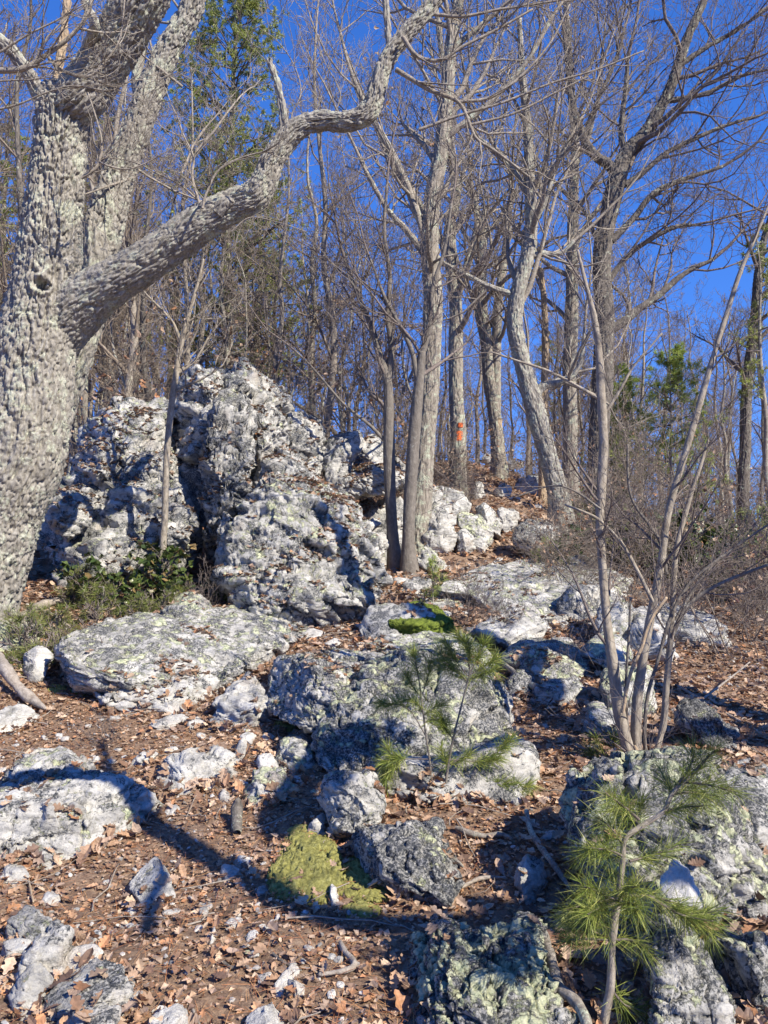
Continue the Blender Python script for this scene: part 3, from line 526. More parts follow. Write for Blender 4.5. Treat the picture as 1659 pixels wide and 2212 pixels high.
boulder([(598, 2102), (625, 2083), (650, 2098), (644, 2118), (628, 2128)], 'white quartz lump, upper of a touching pair low in the trail', T=.08, lean=.6, sub=5, rough=.7, lich=0, dark=0, tone=1.3, name='white_stone')
boulder([(611, 2125), (640, 2122), (662, 2138), (660, 2157), (620, 2142)], 'white quartz lump, lower of a touching pair low in the trail', T=.07, lean=.6, sub=5, rough=.7, lich=0, dark=0, tone=1.25, name='white_stone')
boulder([(528, 2220), (532, 2172), (565, 2160), (588, 2188), (612, 2215), (600, 2235), (550, 2240)], 'whitish stone cut off by the bottom edge near the middle', yf=2.2, T=.12, lean=.6, rough=.6, lich=.05, dark=.1, tone=1.2)
slab([(322, 2208), (350, 2195), (395, 2192), (405, 2216), (370, 2240), (330, 2235)], 'white flat stone cut off by the bottom edge, left of the middle', h=.05, sub=4, lich=.05, dark=.05, tone=1.2)
boulder([(448, 2037), (463, 2010), (477, 2014), (462, 2042)], 'small oblong white stone alone on the needle covered trail', T=.05, sub=4, lean=.8, rough=.4, lich=0, dark=0, tone=1.25, name='white_stone')
slab([(18, 1842), (90, 1831), (122, 1860), (100, 1872), (50, 1852)], 'flat green stone half buried under the broad left edge slab', h=.05, lich=.5, dark=.2)
slab([(2, 1890), (15, 1875), (55, 1875), (62, 1893), (20, 1897)], 'flat grey stone sunk in litter at the left edge', h=.05, sub=4, lich=.3, dark=.2)
slab([(-30, 1365), (0, 1350), (40, 1343), (85, 1355), (82, 1382), (40, 1392), (-30, 1400)], 'pale green slab at the left edge below the gnarled dead root', h=.2, lich=.8, dark=.1)
boulder([(48, 1455), (52, 1425), (90, 1405), (116, 1402), (102, 1435), (70, 1460)], 'white wedge rock at the left tip of the largest whaleback slab', T=.3, rough=.7, lich=.1, dark=.2)
slab([(-30, 1560), (0, 1537), (45, 1530), (72, 1542), (30, 1559), (0, 1574)], 'low white slab at the left edge above the broad shadowed slab', h=.08, lich=.15, dark=.1, tone=1.1)
slab([(328, 1564), (375, 1550), (400, 1548), (410, 1560), (380, 1572), (345, 1574)], 'thin flat grey stone flush with the trail, left one of two', h=.05, sub=4, lich=.05, dark=.1)
slab([(400, 1562), (420, 1552), (445, 1555), (448, 1567), (415, 1572)], 'thin flat brown grey stone flush with the trail, right one of two', h=.05, sub=4, lich=.05, dark=.1)
slab([(288, 1640), (310, 1628), (350, 1622), (348, 1636), (310, 1648)], 'dull flat stone left of the pale pointed slab', h=.04, sub=4, lich=.1, dark=.3)
slab([(80, 1745), (95, 1735), (120, 1745), (135, 1760), (100, 1765)], 'flat piece lying on the broad left edge slab', h=.06, sub=4, lich=.2, dark=.2, lift=.12)
for q, l, tn in (([(830, 1388), (832, 1372), (870, 1368), (874, 1382), (852, 1390)], 'white stone set on top of the lichened ledge behind the seedlings', 1.25), ([(832, 1396), (838, 1385), (862, 1386), (872, 1398), (850, 1404)], 'rounded white stone just under the other stone on the lichened ledge', 1.2),
                 ([(895, 1405), (918, 1370), (938, 1358), (940, 1372), (915, 1408)], 'slanting lichened stick shaped stone behind the left seedling tip', 1.)):
    boulder(q, l, T=.1, sub=4, rough=.5, lich=.1, dark=0, tone=tn, name='white_stone', bury=.03)
for q, l in (([(518, 1592), (535, 1580), (556, 1590), (550, 1603), (525, 1602)], 'round white stone between the two flat stones and the shade'), ([(640, 1372), (668, 1357), (700, 1368), (690, 1378), (650, 1380)], 'white flat stone on the trail in front of the outcrop shadow'),
             ([(700, 1392), (718, 1380), (738, 1384), (728, 1396)], 'pale stone on the trail between whaleback slab and mossy rock'), ([(552, 1650), (560, 1628), (590, 1630), (603, 1655), (580, 1664)], 'oval pale stone lower left of the grey green stone'),
             ([(625, 1545), (640, 1533), (690, 1528), (680, 1545), (645, 1555)], 'white flat stone at the mouth of the hollow'), ([(690, 1545), (700, 1532), (740, 1530), (745, 1555), (715, 1570), (695, 1560)], 'chunky white stone right of the hollow mouth'),
             ([(640, 1582), (650, 1576), (665, 1582), (660, 1595), (645, 1594)], 'small white stone left of the moss patch in the gap'), ([(470, 1716), (485, 1706), (502, 1715), (495, 1725), (475, 1724)], 'small pale stone below the pale pointed slab'),
             ([(355, 1748), (362, 1735), (385, 1736), (390, 1748), (370, 1755)], 'white stone right of the broad left edge slab'), ([(660, 1795), (675, 1770), (702, 1762), (704, 1790), (690, 1800)], 'dark stone in deep shade above the yellow moss cushion'),
             ([(470, 1880), (480, 1872), (515, 1876), (518, 1890), (490, 1894)], 'grey stone in the limb shadow left of the moss cushion'), ([(510, 1858), (520, 1852), (545, 1856), (545, 1870), (520, 1872)], 'grey stone above the one lying in the limb shadow'),
             ([(712, 1948), (714, 1920), (726, 1920), (735, 1945), (724, 1952)], 'white stone poking up at the lower edge of the moss cushion'), ([(190, 2025), (205, 2010), (220, 2015), (212, 2040), (195, 2042)], 'pinkish stone above the bright white stone'),
             ([(266, 1975), (280, 1962), (298, 1965), (295, 1976), (272, 1978)], 'white chip below the five sided stone'), ([(84, 1940), (100, 1926), (135, 1930), (132, 1948), (95, 1948)], 'grey stone left of a split stick')):
    boulder(q, l, T=.09, sub=4, lean=.7, rough=.7, lich=.1, dark=.08, tone=1.12, name='stone', bury=.03)
# small loose stones: six shapes, many copies
g = random.Random(4); protos = []
for k in range(8):
    S, Fc = ico(3); V = S*np.array([.04, .032, .018])*g.uniform(.8, 1.2); V = displace(V, Fc, .05, 50+k, 1.6, fine=.4)
    protos.append((V, Fc))
pm = []
def scatter_stones(n, box, smin, smax, label, group, tone=(1.0, 1.3), dark=.1):
    for k in range(n):
        u, v = g.uniform(box[0], box[2]), g.uniform(box[1], box[3]); q = hit(u, v); s = g.uniform(smin, smax)*(q[1]/3)**.5
        V, Fc = protos[g.randrange(8)]; key = id(V)
        o = None
        for kk, oo in pm:
            if kk == key: o = oo.copy(); o.name = 'small_stone'
        if o is None:
            o = mk('small_stone', V, [Fc], M['rock'], origin=(0, 0, 0), smooth=True); pm.append((key, o))
        else: C.collection.objects.link(o)
        o.location = (q[0], q[1], q[2]+.004); o.scale = (s, s*g.uniform(.7, 1.1), s*g.uniform(.6, 1.1)); o.rotation_euler = (g.uniform(-.3, .3), g.uniform(-.3, .3), g.uniform(0, 6.28))
        tag(o, label.replace('small', 'tiny' if s < smin+.33*(smax-smin)*1.0 else ('small' if s < smin+.7*(smax-smin) else 'fist sized'), 1), 'stone', group); o['lichen'] = g.uniform(0, .3); o['dark'] = dark; o['tone'] = g.uniform(*tone)
scatter_stones(60, (0, 1540, 700, 1720), .4, 1.0, 'small pale stone loose on the middle of the leafy trail', 'small stones on the middle of the trail')
scatter_stones(60, (0, 1800, 760, 2200), .3, .85, 'small whitish stone loose on the near trail at lower left', 'small stones on the near trail')
scatter_stones(40, (620, 1230, 1250, 1400), .9, 2.0, 'small white stone on the trail below the twin trees', 'small stones below the twin trees')
scatter_stones(30, (1080, 1080, 1330, 1225), 1.2, 2.4, 'small pale stone on the upper trail toward the crest', 'small stones on the upper trail')
scatter_stones(35, (1150, 1500, 1659, 1900), .4, 1.1, 'small stone among big leaves near the sapling clump', 'small stones near the sapling clump', (.8, 1.1), .3)
# ------------------------------------------------------------------ leaf litter, needles, chips
rg = np.random.default_rng(7)
def oak_leaf(k, seed, lobes=4, wd=.30):
    """grid leaf: rows along the midrib, 3 columns; unit length"""
    g = np.random.default_rng(seed); s = np.linspace(0, 1, k); wv = wd*np.sin(np.pi*s**.75)**.8*(1+.42*np.cos(2*np.pi*lobes*s+1)*(lobes > 0))*g.uniform(.8, 1.15, k); wv[0] = .02; wv[-1] = .02
    curl = g.uniform(-.5, .9); fold = g.uniform(.1, .6); tw = g.uniform(-.8, .8)
    V = []
    for i in range(k):
        x = s[i]-.5; z = curl*.35*(x*x*4)*.5
        for sd in (-1, 0, 1):
            y = wv[i]*sd; zz = z+fold*abs(y)+tw*x*y+g.normal(0, .012); V.append((x, y, zz))
    V = np.array(V); V[:, 2] -= V[:, 2].min()
    i = np.arange(k-1)[:, None]*3; j = np.arange(2)[None]
    return V, np.stack([i+j, i+j+1, i+4+j, i+3+j], -1).reshape(-1, 4)
def scatter(temps, pos, size, yaw, tiltx, tilty, cols):
    Vs, Fs, Cs = [], [], []; n0 = 0; idx = rg.integers(0, len(temps), len(pos))
    for k, (T, Fq) in enumerate(temps):
        m = np.where(idx == k)[0]
        if not len(m): continue
        v = T[None]*size[m, None, None]; cx, sx_ = np.cos(tiltx[m])[:, None], np.sin(tiltx[m])[:, None]
        x, y, z = v[..., 0], v[..., 1], v[..., 2]; y, z = y*cx-z*sx_, y*sx_+z*cx
        cy, sy = np.cos(tilty[m])[:, None], np.sin(tilty[m])[:, None]; x, z = x*cy+z*sy, -x*sy+z*cy
        cz, sz = np.cos(yaw[m])[:, None], np.sin(yaw[m])[:, None]; x, y = x*cz-y*sz, x*sz+y*cz
        V = np.stack([x, y, z], -1)+pos[m, None]; nv = T.shape[0]
        Vs.append(V.reshape(-1, 3)); Fs.append((Fq[None]+(n0+np.arange(len(m))*nv)[:, None, None]).reshape(-1, Fq.shape[1]))
        Cs.append(np.repeat(cols[m], nv, 0)); n0 += len(m)*nv
    return np.concatenate(Vs), Fs, np.concatenate(Cs)
PAL = np.array([(.42, .26, .16), (.54, .35, .22), (.30, .17, .105), (.60, .43, .29), (.46, .31, .22), (.58, .41, .28), (.20, .12, .085), (.50, .29, .16), (.40, .28, .21), (.50, .24, .11)])
PAL = (PAL*.88+PAL.mean(1)[:, None]*.12)*.88
def leafcols(n, p=None): return PAL[rg.choice(len(PAL), n, p=p)]*rg.uniform(.75, 1.2, (n, 1))
def trap(n, y0, y1, k=1.16):
    y = np.sqrt(rg.uniform(y0*y0, y1*y1, n)); return rg.uniform(-.54*k, .54*k, n)*y, y
LV, LF, LC = [], [], []; ln = 0
def push(V, Fs, Cc):
    global ln
    LV.append(V); LC.append(Cc); LF.extend([f+ln for f in Fs]); ln += len(V)
big = [oak_leaf(13, 10+k, lobes=(4, 3, 5, 0)[k % 4], wd=(.27, .32, .25, .24)[k % 4]) for k in range(10)]
mid = [oak_leaf(5, 30+k, lobes=3, wd=.3) for k in range(6)]; sml = [oak_leaf(3, 50+k, lobes=0, wd=.45) for k in range(5)]
def onground(x, y, lift): return np.stack([x, y, G(x, y)+lift], 1)
x, y = trap(12500, 1.9, 9); path = sst(.35, -.1, x/y)*sst(7.5, 4.5, y); keep = rg.random(len(x)) > .95*path*(.6+.4*(fbm(np.stack([x, y, 0*x], 1)*2, 77, 2) > -.1))
x, y = x[keep], y[keep]; n = len(x); sz = rg.uniform(.04, .105, n)*(1-.35*path[keep]); flat = .28
push(*scatter(big, onground(x, y, rg.uniform(.002, .03, n)), sz, rg.uniform(0, 6.28, n), rg.normal(0, flat, n), rg.normal(0, flat, n), leafcols(n)))
n = 24000; x, y = trap(n, 8.5, 27, 1.1); push(*scatter(mid, onground(x, y, rg.uniform(.005, .05, n)), rg.uniform(.08, .15, n), rg.uniform(0, 6.28, n), rg.normal(0, .35, n), rg.normal(0, .35, n), leafcols(n)*.95))
n = 95000; x, y = trap(n, 1.9, 8.5); push(*scatter(sml, onground(x, y, rg.uniform(.001, .012, n)), rg.uniform(.006, .032, n), rg.uniform(0, 6.28, n), rg.normal(0, .3, n), rg.normal(0, .3, n), leafcols(n)*rg.uniform(.6, 1.25, (n, 1))))
n = 9000; x = rg.uniform(-24, 26, n); y = rg.uniform(12, 45, n); push(*scatter(mid, onground(x, y, rg.uniform(.01, .06, n)), rg.uniform(.15, .3, n), rg.uniform(0, 6.28, n), rg.normal(0, .4, n), rg.normal(0, .4, n), leafcols(n)*.9))
n = 9000; y = rg.uniform(-1.5, 12, n); x = np.sign(rg.uniform(-1, 1, n))*(.6*np.maximum(y, 0)+rg.uniform(0, 6, n)); push(*scatter(mid, onground(x, y, rg.uniform(.003, .03, n)), rg.uniform(.07, .13, n), rg.uniform(0, 6.28, n), rg.normal(0, .3, n), rg.normal(0, .3, n), leafcols(n)))
# leaves banked against the feet of rocks
for V, Fc, ob in ROCKS:
    if V[:, 1].min() > 14: continue
    d = V[:, 2]-G(V[:, 0], V[:, 1]); c = np.where((d > -.03) & (d < .03))[0]
    if len(c) < 8: continue
    per = np.ptp(V[:, 0])+np.ptp(V[:, 1]); n = int(min(260, per*55)); c = rg.choice(c, n); ctr = V.mean(0); o_ = V[c]-ctr; o_[:, 2] = 0; o_ /= np.linalg.norm(o_, axis=1)[:, None]+1e-9
    p = V[c]+o_*rg.uniform(.0, .07, (n, 1)); s_ = min(1., .35+per/1.5); push(*scatter(big, onground(p[:, 0], p[:, 1], rg.uniform(.005, .05, n)*s_), rg.uniform(.04, .1, n)*s_, rg.uniform(0, 6.28, n), rg.normal(0, .55, n), rg.normal(0, .55, n), leafcols(n)))
# leaves caught on ledges of rocks
for V, Fc, ob in ROCKS:
    nm = ob.name; N = vnorm(V, Fc); outc = nm.startswith('outcrop') or nm.startswith('cave')
    msk = fbm(V*2.6, 61, 3)
    c = np.where((N[:, 2] > (.62 if outc else .8)) & (msk > (-.05 if outc else .35)))[0]
    if not len(c): continue
    ar = np.ptp(V[:, 0])*np.ptp(V[:, 1]); m = int(ar*(420 if outc else 60)); c = rg.choice(c, min(len(c), m)); n = len(c)
    if n: push(*scatter(sml if outc else big, V[c]+np.array([0, 0, .008]), rg.uniform(.02, .075, n) if outc else rg.uniform(.03, .08, n), rg.uniform(0, 6.28, n), rg.normal(0, .35, n), rg.normal(0, .35, n), leafcols(n)*.75))
tag(mk('leaf_litter', np.concatenate(LV), LF, M['litter'], col=np.concatenate(LC), origin=(0, 0, 0)), 'brown dead oak leaves and leaf scraps carpeting the ground and trail', 'leaf litter', kind='stuff')
del LV, LC, LF
nd = np.array([(-.5, -.008, 0), (-.5, .008, 0), (0, .008, .05), (0, -.008, .05), (.5, .006, 0), (.5, -.006, 0)]); nf = np.array([(0, 1, 2, 3), (3, 2, 4, 5)])
n = 30000; x, y = trap(n, 1.9, 7); V, Fs, Cc = scatter([(nd, nf)], onground(x, y, rg.uniform(.004, .022, n)), rg.uniform(.04, .10, n), rg.uniform(0, 6.28, n), rg.normal(0, .2, n), rg.normal(0, .15, n), np.array([(.40, .17, .07), (.50, .27, .12), (.30, .12, .06)])[rg.integers(0, 3, n)])
tag(mk('fallen_needles', V, Fs, M['rust'], col=Cc, origin=(0, 0, 0)), 'rusty fallen pine needles strewn over the near leaf litter', 'pine needles', kind='stuff')
ch = []
for k in range(5):
    S, Fc = ico(1); Q = S*np.array([.5, .4, .25])*rg.uniform(.7, 1.3, (len(S), 1)); ch.append((Q, Fc))
n = 11000; x, y = trap(n, 1.9, 11); m = rg.random(n) < (.25+.75*(x/y < 0)*sst(8, 4, y)+.5*((x > -.5) & (y > 6))); x, y = x[m], y[m]; n = len(x)
V, Fs, Cc = scatter(ch, onground(x, y, .006), rg.uniform(.006, .03, n)*(1+.8*(y > 6)), rg.uniform(0, 6.28, n), rg.normal(0, .4, n), rg.normal(0, .4, n), np.array([.52, .5, .48])*rg.uniform(.3, 1.0, (n, 1)))
tag(mk('gravel', V, Fs, M['gravel'], col=Cc, origin=(0, 0, 0)), 'pale quartz chips and gravel in the trail litter', 'gravel', kind='stuff')
# ------------------------------------------------------------------ moss cushions
def moss(outline, label, h, mat, sub=6, lift=0):
    h = h*.34
    o = slab(outline, label, h=h, e=.25, sub=sub, rough=.6, name='moss_cushion', cat='moss', mat=mat, n=2, lift=lift, fine=3.5, K=6); ROCKS.pop(); return o
moss([(590, 1870), (605, 1835), (625, 1792), (675, 1790), (712, 1802), (740, 1835), (735, 1870), (745, 1915), (710, 1945), (650, 1925), (600, 1905)], 'largest yellow green moss cushion in the centre foreground', .09, M['moss'])
moss([(735, 1862), (752, 1848), (790, 1860), (850, 1893), (856, 1922), (800, 1940), (745, 1930), (728, 1900)], 'yellow moss cushion joined to the right of the largest one', .06, M['moss'])
moss([(755, 1962), (790, 1948), (822, 1958), (815, 1978), (770, 1985)], 'small moss tuft in limb shadow below the yellow cushions', .04, M['moss'], 5)
moss([(672, 1935), (700, 1925), (718, 1940), (705, 1955), (680, 1952)], 'little green moss lump at the lower rim of the largest cushion', .05, M['moss'], 5)
moss([(95, 1800), (130, 1785), (200, 1772), (205, 1790), (150, 1805), (100, 1812)], 'thin moss strip along the lower rim of the broad left edge slab', .03, M['moss'], 5)
moss([(100, 1490), (115, 1480), (138, 1484), (138, 1498), (112, 1503)], 'round moss tuft at the left foot of the whaleback slab', .05, M['moss'], 5)
moss([(155, 1494), (180, 1480), (215, 1478), (220, 1488), (180, 1500)], 'dark moss strip between the whaleback slab and its white shelf', .05, M['dmoss'], 5)
moss([(655, 1600), (680, 1580), (715, 1575), (722, 1590), (690, 1605)], 'moss patch on the dark side of the largest centre boulder', .05, M['moss'], 5)
moss([(590, 1570), (605, 1550), (640, 1552), (640, 1575), (610, 1582)], 'moss patch under the overhanging slab', .04, M['moss'], 5)
moss([(835, 1340), (850, 1318), (900, 1306), (950, 1312), (970, 1335), (930, 1355), (860, 1360)], 'dark green moss mat over the low mossy rock', .14, M['dmoss'], 6, .12)
moss([(985, 2042), (1010, 2022), (1060, 2015), (1085, 2025), (1050, 2040), (1010, 2050)], 'shaded moss strip behind the yellow lichened bottom boulder', .04, M['dmoss'], 5)
moss([(895, 1922), (915, 1912), (950, 1915), (948, 1930), (915, 1937)], 'moss tuft against the lower edge of the angular dark boulder', .03, M['moss'], 5)
# ------------------------------------------------------------------ dead wood on the ground
def stick(name, pts, label, cat, mat='wood', lift=.02, k=10, group=None, rough=.12):
    P = []
    for p in pts:
        q = hit(p[0], p[1], lift+(p[3] if len(p) > 3 else 0)); P.append([*q, p[2]/2/F*q[1]])
    S = spline(np.array(P), max(20, len(pts)*9)); n_ = vnoise(S[:, :3]*25, 3); S[:, 3] = np.maximum(S[:, 3]*(1+rough*2*n_), .002)
    T = Tubes(); T.add(S[:, :3], S[:, 3], k); o = T.build(name, M[mat]); V = np.array([v.co[:] for v in o.data.vertices])
    d = fbm(V*np.array([60, 60, 60])+9, 5, 3)*.12*S[:, 3].mean()
    return tag(o, label, cat, group)
stick('fallen_branch', [(122, 1168, 20, .25), (150, 1205, 20, .16), (180, 1245, 19, .08), (230, 1268, 18, .03), (300, 1280, 17), (400, 1279, 17), (480, 1276, 16), (560, 1272, 17), (585, 1268, 12)], 'long curved fallen branch lying below the outcrop', 'branch', 'wood', .03, 12)
stick('dead_root', [(-30, 1335, 20), (0, 1335, 22), (30, 1345, 22), (55, 1330, 22), (90, 1308, 20), (125, 1298, 16), (148, 1300, 9)], 'grey gnarled dead root at the left edge under the oak', 'dead wood', 'wood', .05, 12)
stick('dead_branch', [(100, 1320, 8), (125, 1338, 9), (160, 1362, 7), (185, 1378, 4)], 'short brown stick crossing the leaves below the gnarled root', 'branch')
stick('dead_branch', [(-15, 1410, 26, .1), (15, 1450, 26, .1), (45, 1490, 24, .03), (75, 1515, 18), (98, 1530, 6)], 'thick split dead branch at the left edge beside the white wedge rock', 'branch', 'wood', .05, 12)
stick('wood_stub', [(512, 1800, 20), (511, 1770, 24, .02), (512, 1745, 24, .05), (514, 1728, 16, .09)], 'dark stubby piece of rotten wood in the limb shadow', 'dead wood', 'dark', .02, 10)
stick('dead_branch', [(985, 1788, 9), (1015, 1800, 12), (1050, 1806, 10), (1082, 1802, 12), (1105, 1812, 7)], 'knobbly dark stick in the leaves right of the angular boulder', 'branch', 'grey')
stick('dead_branch', [(1137, 1752, 9), (1145, 1790, 12), (1165, 1825, 14), (1190, 1860, 14), (1215, 1895, 12), (1232, 1920, 7)], 'bent barky stick running down past the fist sized stone', 'branch', 'grey', .03)
stick('dead_branch', [(940, 1828, 10), (960, 1842, 10), (985, 1860, 11), (1000, 1872, 6)], 'short stick touching the right face of the angular boulder', 'branch', 'grey', .06)
stick('dead_branch', [(978, 1925, 5), (1005, 1912, 7), (1040, 1897, 8), (1092, 1895, 5)], 'pale thin curved stick below the dark knobbly stick', 'branch', 'wood')
stick('dead_branch', [(1168, 2005, 18), (1180, 2040, 24), (1195, 2090, 27), (1205, 2130, 27), (1240, 2160, 28), (1262, 2195, 27), (1275, 2240, 26)], 'thick lichened dead branch beside the right pine seedling stem', 'branch', 'grey', .07, 14)
stick('dead_branch', [(735, 2035, 10), (745, 2055, 14), (765, 2080, 14), (750, 2095, 12), (690, 2105, 9)], 'crumbling forked branch piece low right of the white quartz pair', 'branch', 'wood')
stick('dead_branch', [(590, 2060, 7), (615, 2080, 8), (650, 2096, 6)], 'short dark twig just above the white quartz pair', 'branch', 'dark', .01)
stick('dead_branch', [(482, 2078, 7), (500, 2090, 8), (520, 2085, 5)], 'tiny dark twig on the near trail left of the white quartz pair', 'branch', 'dark', .01)
stick('dead_branch', [(62, 1900, 3), (68, 1930, 5), (72, 1948, 4)], 'small split pale stick at lower left', 'branch', 'bare', .02, 6)
stick('dead_branch', [(1085, 1430, 8, .05), (1120, 1460, 13, .05), (1160, 1485, 15, .04), (1195, 1480, 10, .02)], 'mossy broken log piece in front of the flat topped boulder', 'dead wood', 'grey', .04)
stick('dead_branch', [(1190, 1455, 5), (1235, 1490, 7), (1290, 1510, 6), (1330, 1520, 4)], 'thin grey stick among rocks left of the sapling clump', 'branch')
stick('dead_branch', [(620, 860, 6, 1.35), (660, 885, 7, 1.2), (700, 910, 8, .95), (726, 938, 10, .7)], 'dark dead limb propped on the right shoulder of the outcrop', 'branch', 'dark')
for q, l in (([(1460, 1480, 6), (1530, 1520, 8), (1600, 1560, 6)], 'pale stick half hidden in leaves on the right slope'), ([(1420, 1545, 4), (1500, 1520, 5), (1570, 1470, 4, .1), (1620, 1430, 3, .2)], 'thin dark twig arching over the right slope leaves')):
    stick('dead_branch', q, l, 'branch')

T = Tubes(); g = random.Random(66)
for k in range(620):
    y = math.sqrt(g.uniform(4, 100)); x = g.uniform(-.6, .6)*y; a = g.uniform(0, 6.28); L = g.uniform(.06, .42); P = []
    for i in range(5):
        P.append((x, y, g1(x, y)+.012+.02*g.random())); a += g.gauss(0, .3); x += math.cos(a)*L/4; y += math.sin(a)*L/4
    r = g.uniform(.0015, .0055); T.add(P, np.linspace(r, r*.5, 5), 4)
tag(T.build('twig_litter', M['wood'], origin=(0, 0, 0)), 'thin broken twigs scattered through the leaf litter', 'twigs', kind='stuff')
# ------------------------------------------------------------------ traced trees
def attach_base(path, y, extra=.25):
    """extend the trunk below its lowest point into the ground"""
    p = path[0]; gz = g1(p[0], p[1])
    if p[2] > gz-.02 or True:
        q = path[0].copy(); q[2] = min(p[2], gz)-extra; q[3] = p[3]*1.05
        return np.vstack([q, path])
    return path
def tree(name, label, y, path, mat='grey', limbs=(), auto=8, v0=900, L0=2.2, seed=1, twig='twig', bark=(.035, .22, .016), group=None, cat='tree', rmin=.0028, mx=3, limb_auto=5, flare=.25, parts=True, up=.1, nch=(6, 4, 4, 3), na=64, leaves=0, knob=.05):
    P = attach_base(px_path(path, y), y); base = P[1].copy(); g = random.Random(seed)
    E = empty(name, (base[0], base[1], g1(base[0], base[1])), label, cat, group)
    bark_tube('trunk', P, M[mat], E, ds=.02 if y > 8 else .012, na=na, depth=bark[2], cell=bark[:2], seed=seed, flare=flare, knob=knob)
    out = []; Ltot = []
    def auto_on(PP, count, lmul, f0=0.):
        S = spline(PP, 40)
        for k in range(count):
            f = f0+(1-f0)*(k+g.random())/count; i = min(38, int(f*39)); p = Vector(S[i, :3]); t = Vector(S[i+1, :3]-S[i, :3]).normalized()
            pr = rnd3(g); pr = (pr-t*pr.dot(t)).normalized(); a = R(g.uniform(35, 75)); d = (t*math.cos(a)+pr*math.sin(a)+Vector((0, 0, .25))).normalized()
            grow(out, p, d, L0*lmul*g.uniform(.55, 1.1), min(S[i, 3]*.5, .035*L0/2+.006), 0, g, mx, up, .36, rmin, 6, nch)
    f0 = next((i for i, q in enumerate(P) if (CV-q[2]/q[1]*F) < v0), 1)/max(1, len(P)-1)
    auto_on(P, auto, 1., f0)
    for lb in limbs:
        LP = px_path(lb, y); T = bark_tube('limb', LP, M[mat], E, ds=.03, na=max(12, int(na*.5)), depth=bark[2]*.6, cell=bark[:2], seed=seed+3, knob=knob)
        auto_on(LP, limb_auto, .75, .2)
        grow(out, Vector(LP[-1, :3]), Vector(LP[-1, :3]-LP[-2, :3]).normalized(), L0*.8, LP[-1, 3], 0, g, mx, up, .2, rmin, 6, nch)
    T = Tubes(); add_branches(T, out)
    if T.n: T.build('branches', M[twig], E)
    if leaves:
        tips = [o for o in out if o[2] >= 2]; tips = [tips[g.randrange(len(tips))] for _ in range(leaves)]
        pos = np.array([q[0][-1] for q in tips]); n = len(pos)
        V, Fs, Cc = scatter(mid, pos, rg.uniform(.07, .13, n), rg.uniform(0, 6.28, n), rg.normal(1.2, .5, n), rg.normal(0, .6, n), leafcols(n)*.85)
        mk('dead_leaves', V, Fs, M['litter'], E, col=Cc)
    return E, out
# -- the big oak at the left edge
OY = 6.6
oak = empty('oak_tree', (*U(-62, 1330, OY)[:2], g1(U(-62, 0, OY)[0], OY)), 'massive lichened oak with thick furrowed bark rising at the left edge', 'tree')
tp = px_path([(-100, 1440, 250), (-84, 1310, 222), (-50, 1200, 208), (-14, 1100, 192), (32, 1000, 194), (56, 900, 182), (74, 780, 162), (90, 680, 142), (104, 580, 124), (114, 480, 114), (124, 380, 108), (132, 300, 108), (140, 235, 116), (146, 200, 104)], OY)
hole = U(90, 616, OY-.24)
bark_tube('trunk', tp, M['oak'], oak, ds=.0085, na=260, depth=.032, cell=(.038, .10), seed=11, flare=.12, holes=[(hole, .062, .08)], knob=.035)
def limb(pts, seed, nm='limb', na=170, depth=.017, mat='oak', cell=(.028, .07), knob=.06): return bark_tube(nm, px_path(pts, OY), M[mat], oak, ds=.009, na=na, depth=depth, cell=cell, seed=seed, knob=knob)
lm = [(20, 900, 90, .12), (62, 800, 120, .10), (115, 718, 128, .06), (168, 664, 116, 0), (225, 622, 96, -.08), (300, 578, 84, -.12), (380, 522, 78, -.16), (440, 478, 74, -.2), (500, 446, 68, -.2), (545, 428, 66, -.2), (572, 392, 56, -.2), (588, 350, 50, -.2), (612, 312, 46, -.2), (645, 277, 40, -.2), (690, 262, 36, -.2), (745, 262, 37, -.2), (785, 250, 38, -.2), (806, 222, 38, -.2), (822, 165, 33, -.2), (845, 115, 33, -.2), (885, 65, 32, -.2), (925, 20, 31, -.2), (960, -30, 30, -.2), (1020, -110, 26, -.2)]
limb(lm, 21)
limb([(612, 285, 17, -.2), (612, 250, 16, -.22), (604, 205, 15, -.24), (592, 160, 13, -.26), (581, 127, 8, -.28)], 22, 'broken_stub', 48, .012)
limb([(470, 460, 26, -.3), (487, 440, 26, -.32), (505, 436, 12, -.33)], 31, 'broken_stub', 48, .01)
limb([(842, 110, 15, -.2), (838, 70, 15, -.2), (834, 20, 14, -.2), (828, -40, 12, -.2)], 23, 'limb', 40, .008)
limb([(120, 250, 80, -.02), (165, 215, 96, -.1), (205, 165, 96, -.12), (245, 105, 96, -.2), (280, 45, 100, -.28), (310, -15, 104, -.36), (350, -110, 104, -.45)], 24, 'limb', 170, .026)
limb([(108, 240, 30, -.02), (84, 200, 30, -.05), (62, 160, 28, -.1), (30, 115, 27, -.15), (-5, 85, 26, -.2), (-60, 50, 24, -.2)], 25, 'limb', 80, .014)
limb([(118, 235, 20, .05), (122, 180, 18, .05), (132, 110, 17, .05), (141, 40, 16, .05), (148, -40, 15, .05)], 26, 'broken_stub', 48, .01, 'bare')
limb([(190, 100, 22, -.3), (205, 55, 20, -.5), (190, 20, 17, -.5), (175, -20, 15, -.5)], 27, 'limb', 48, .01)
oo = []; g = random.Random(5)
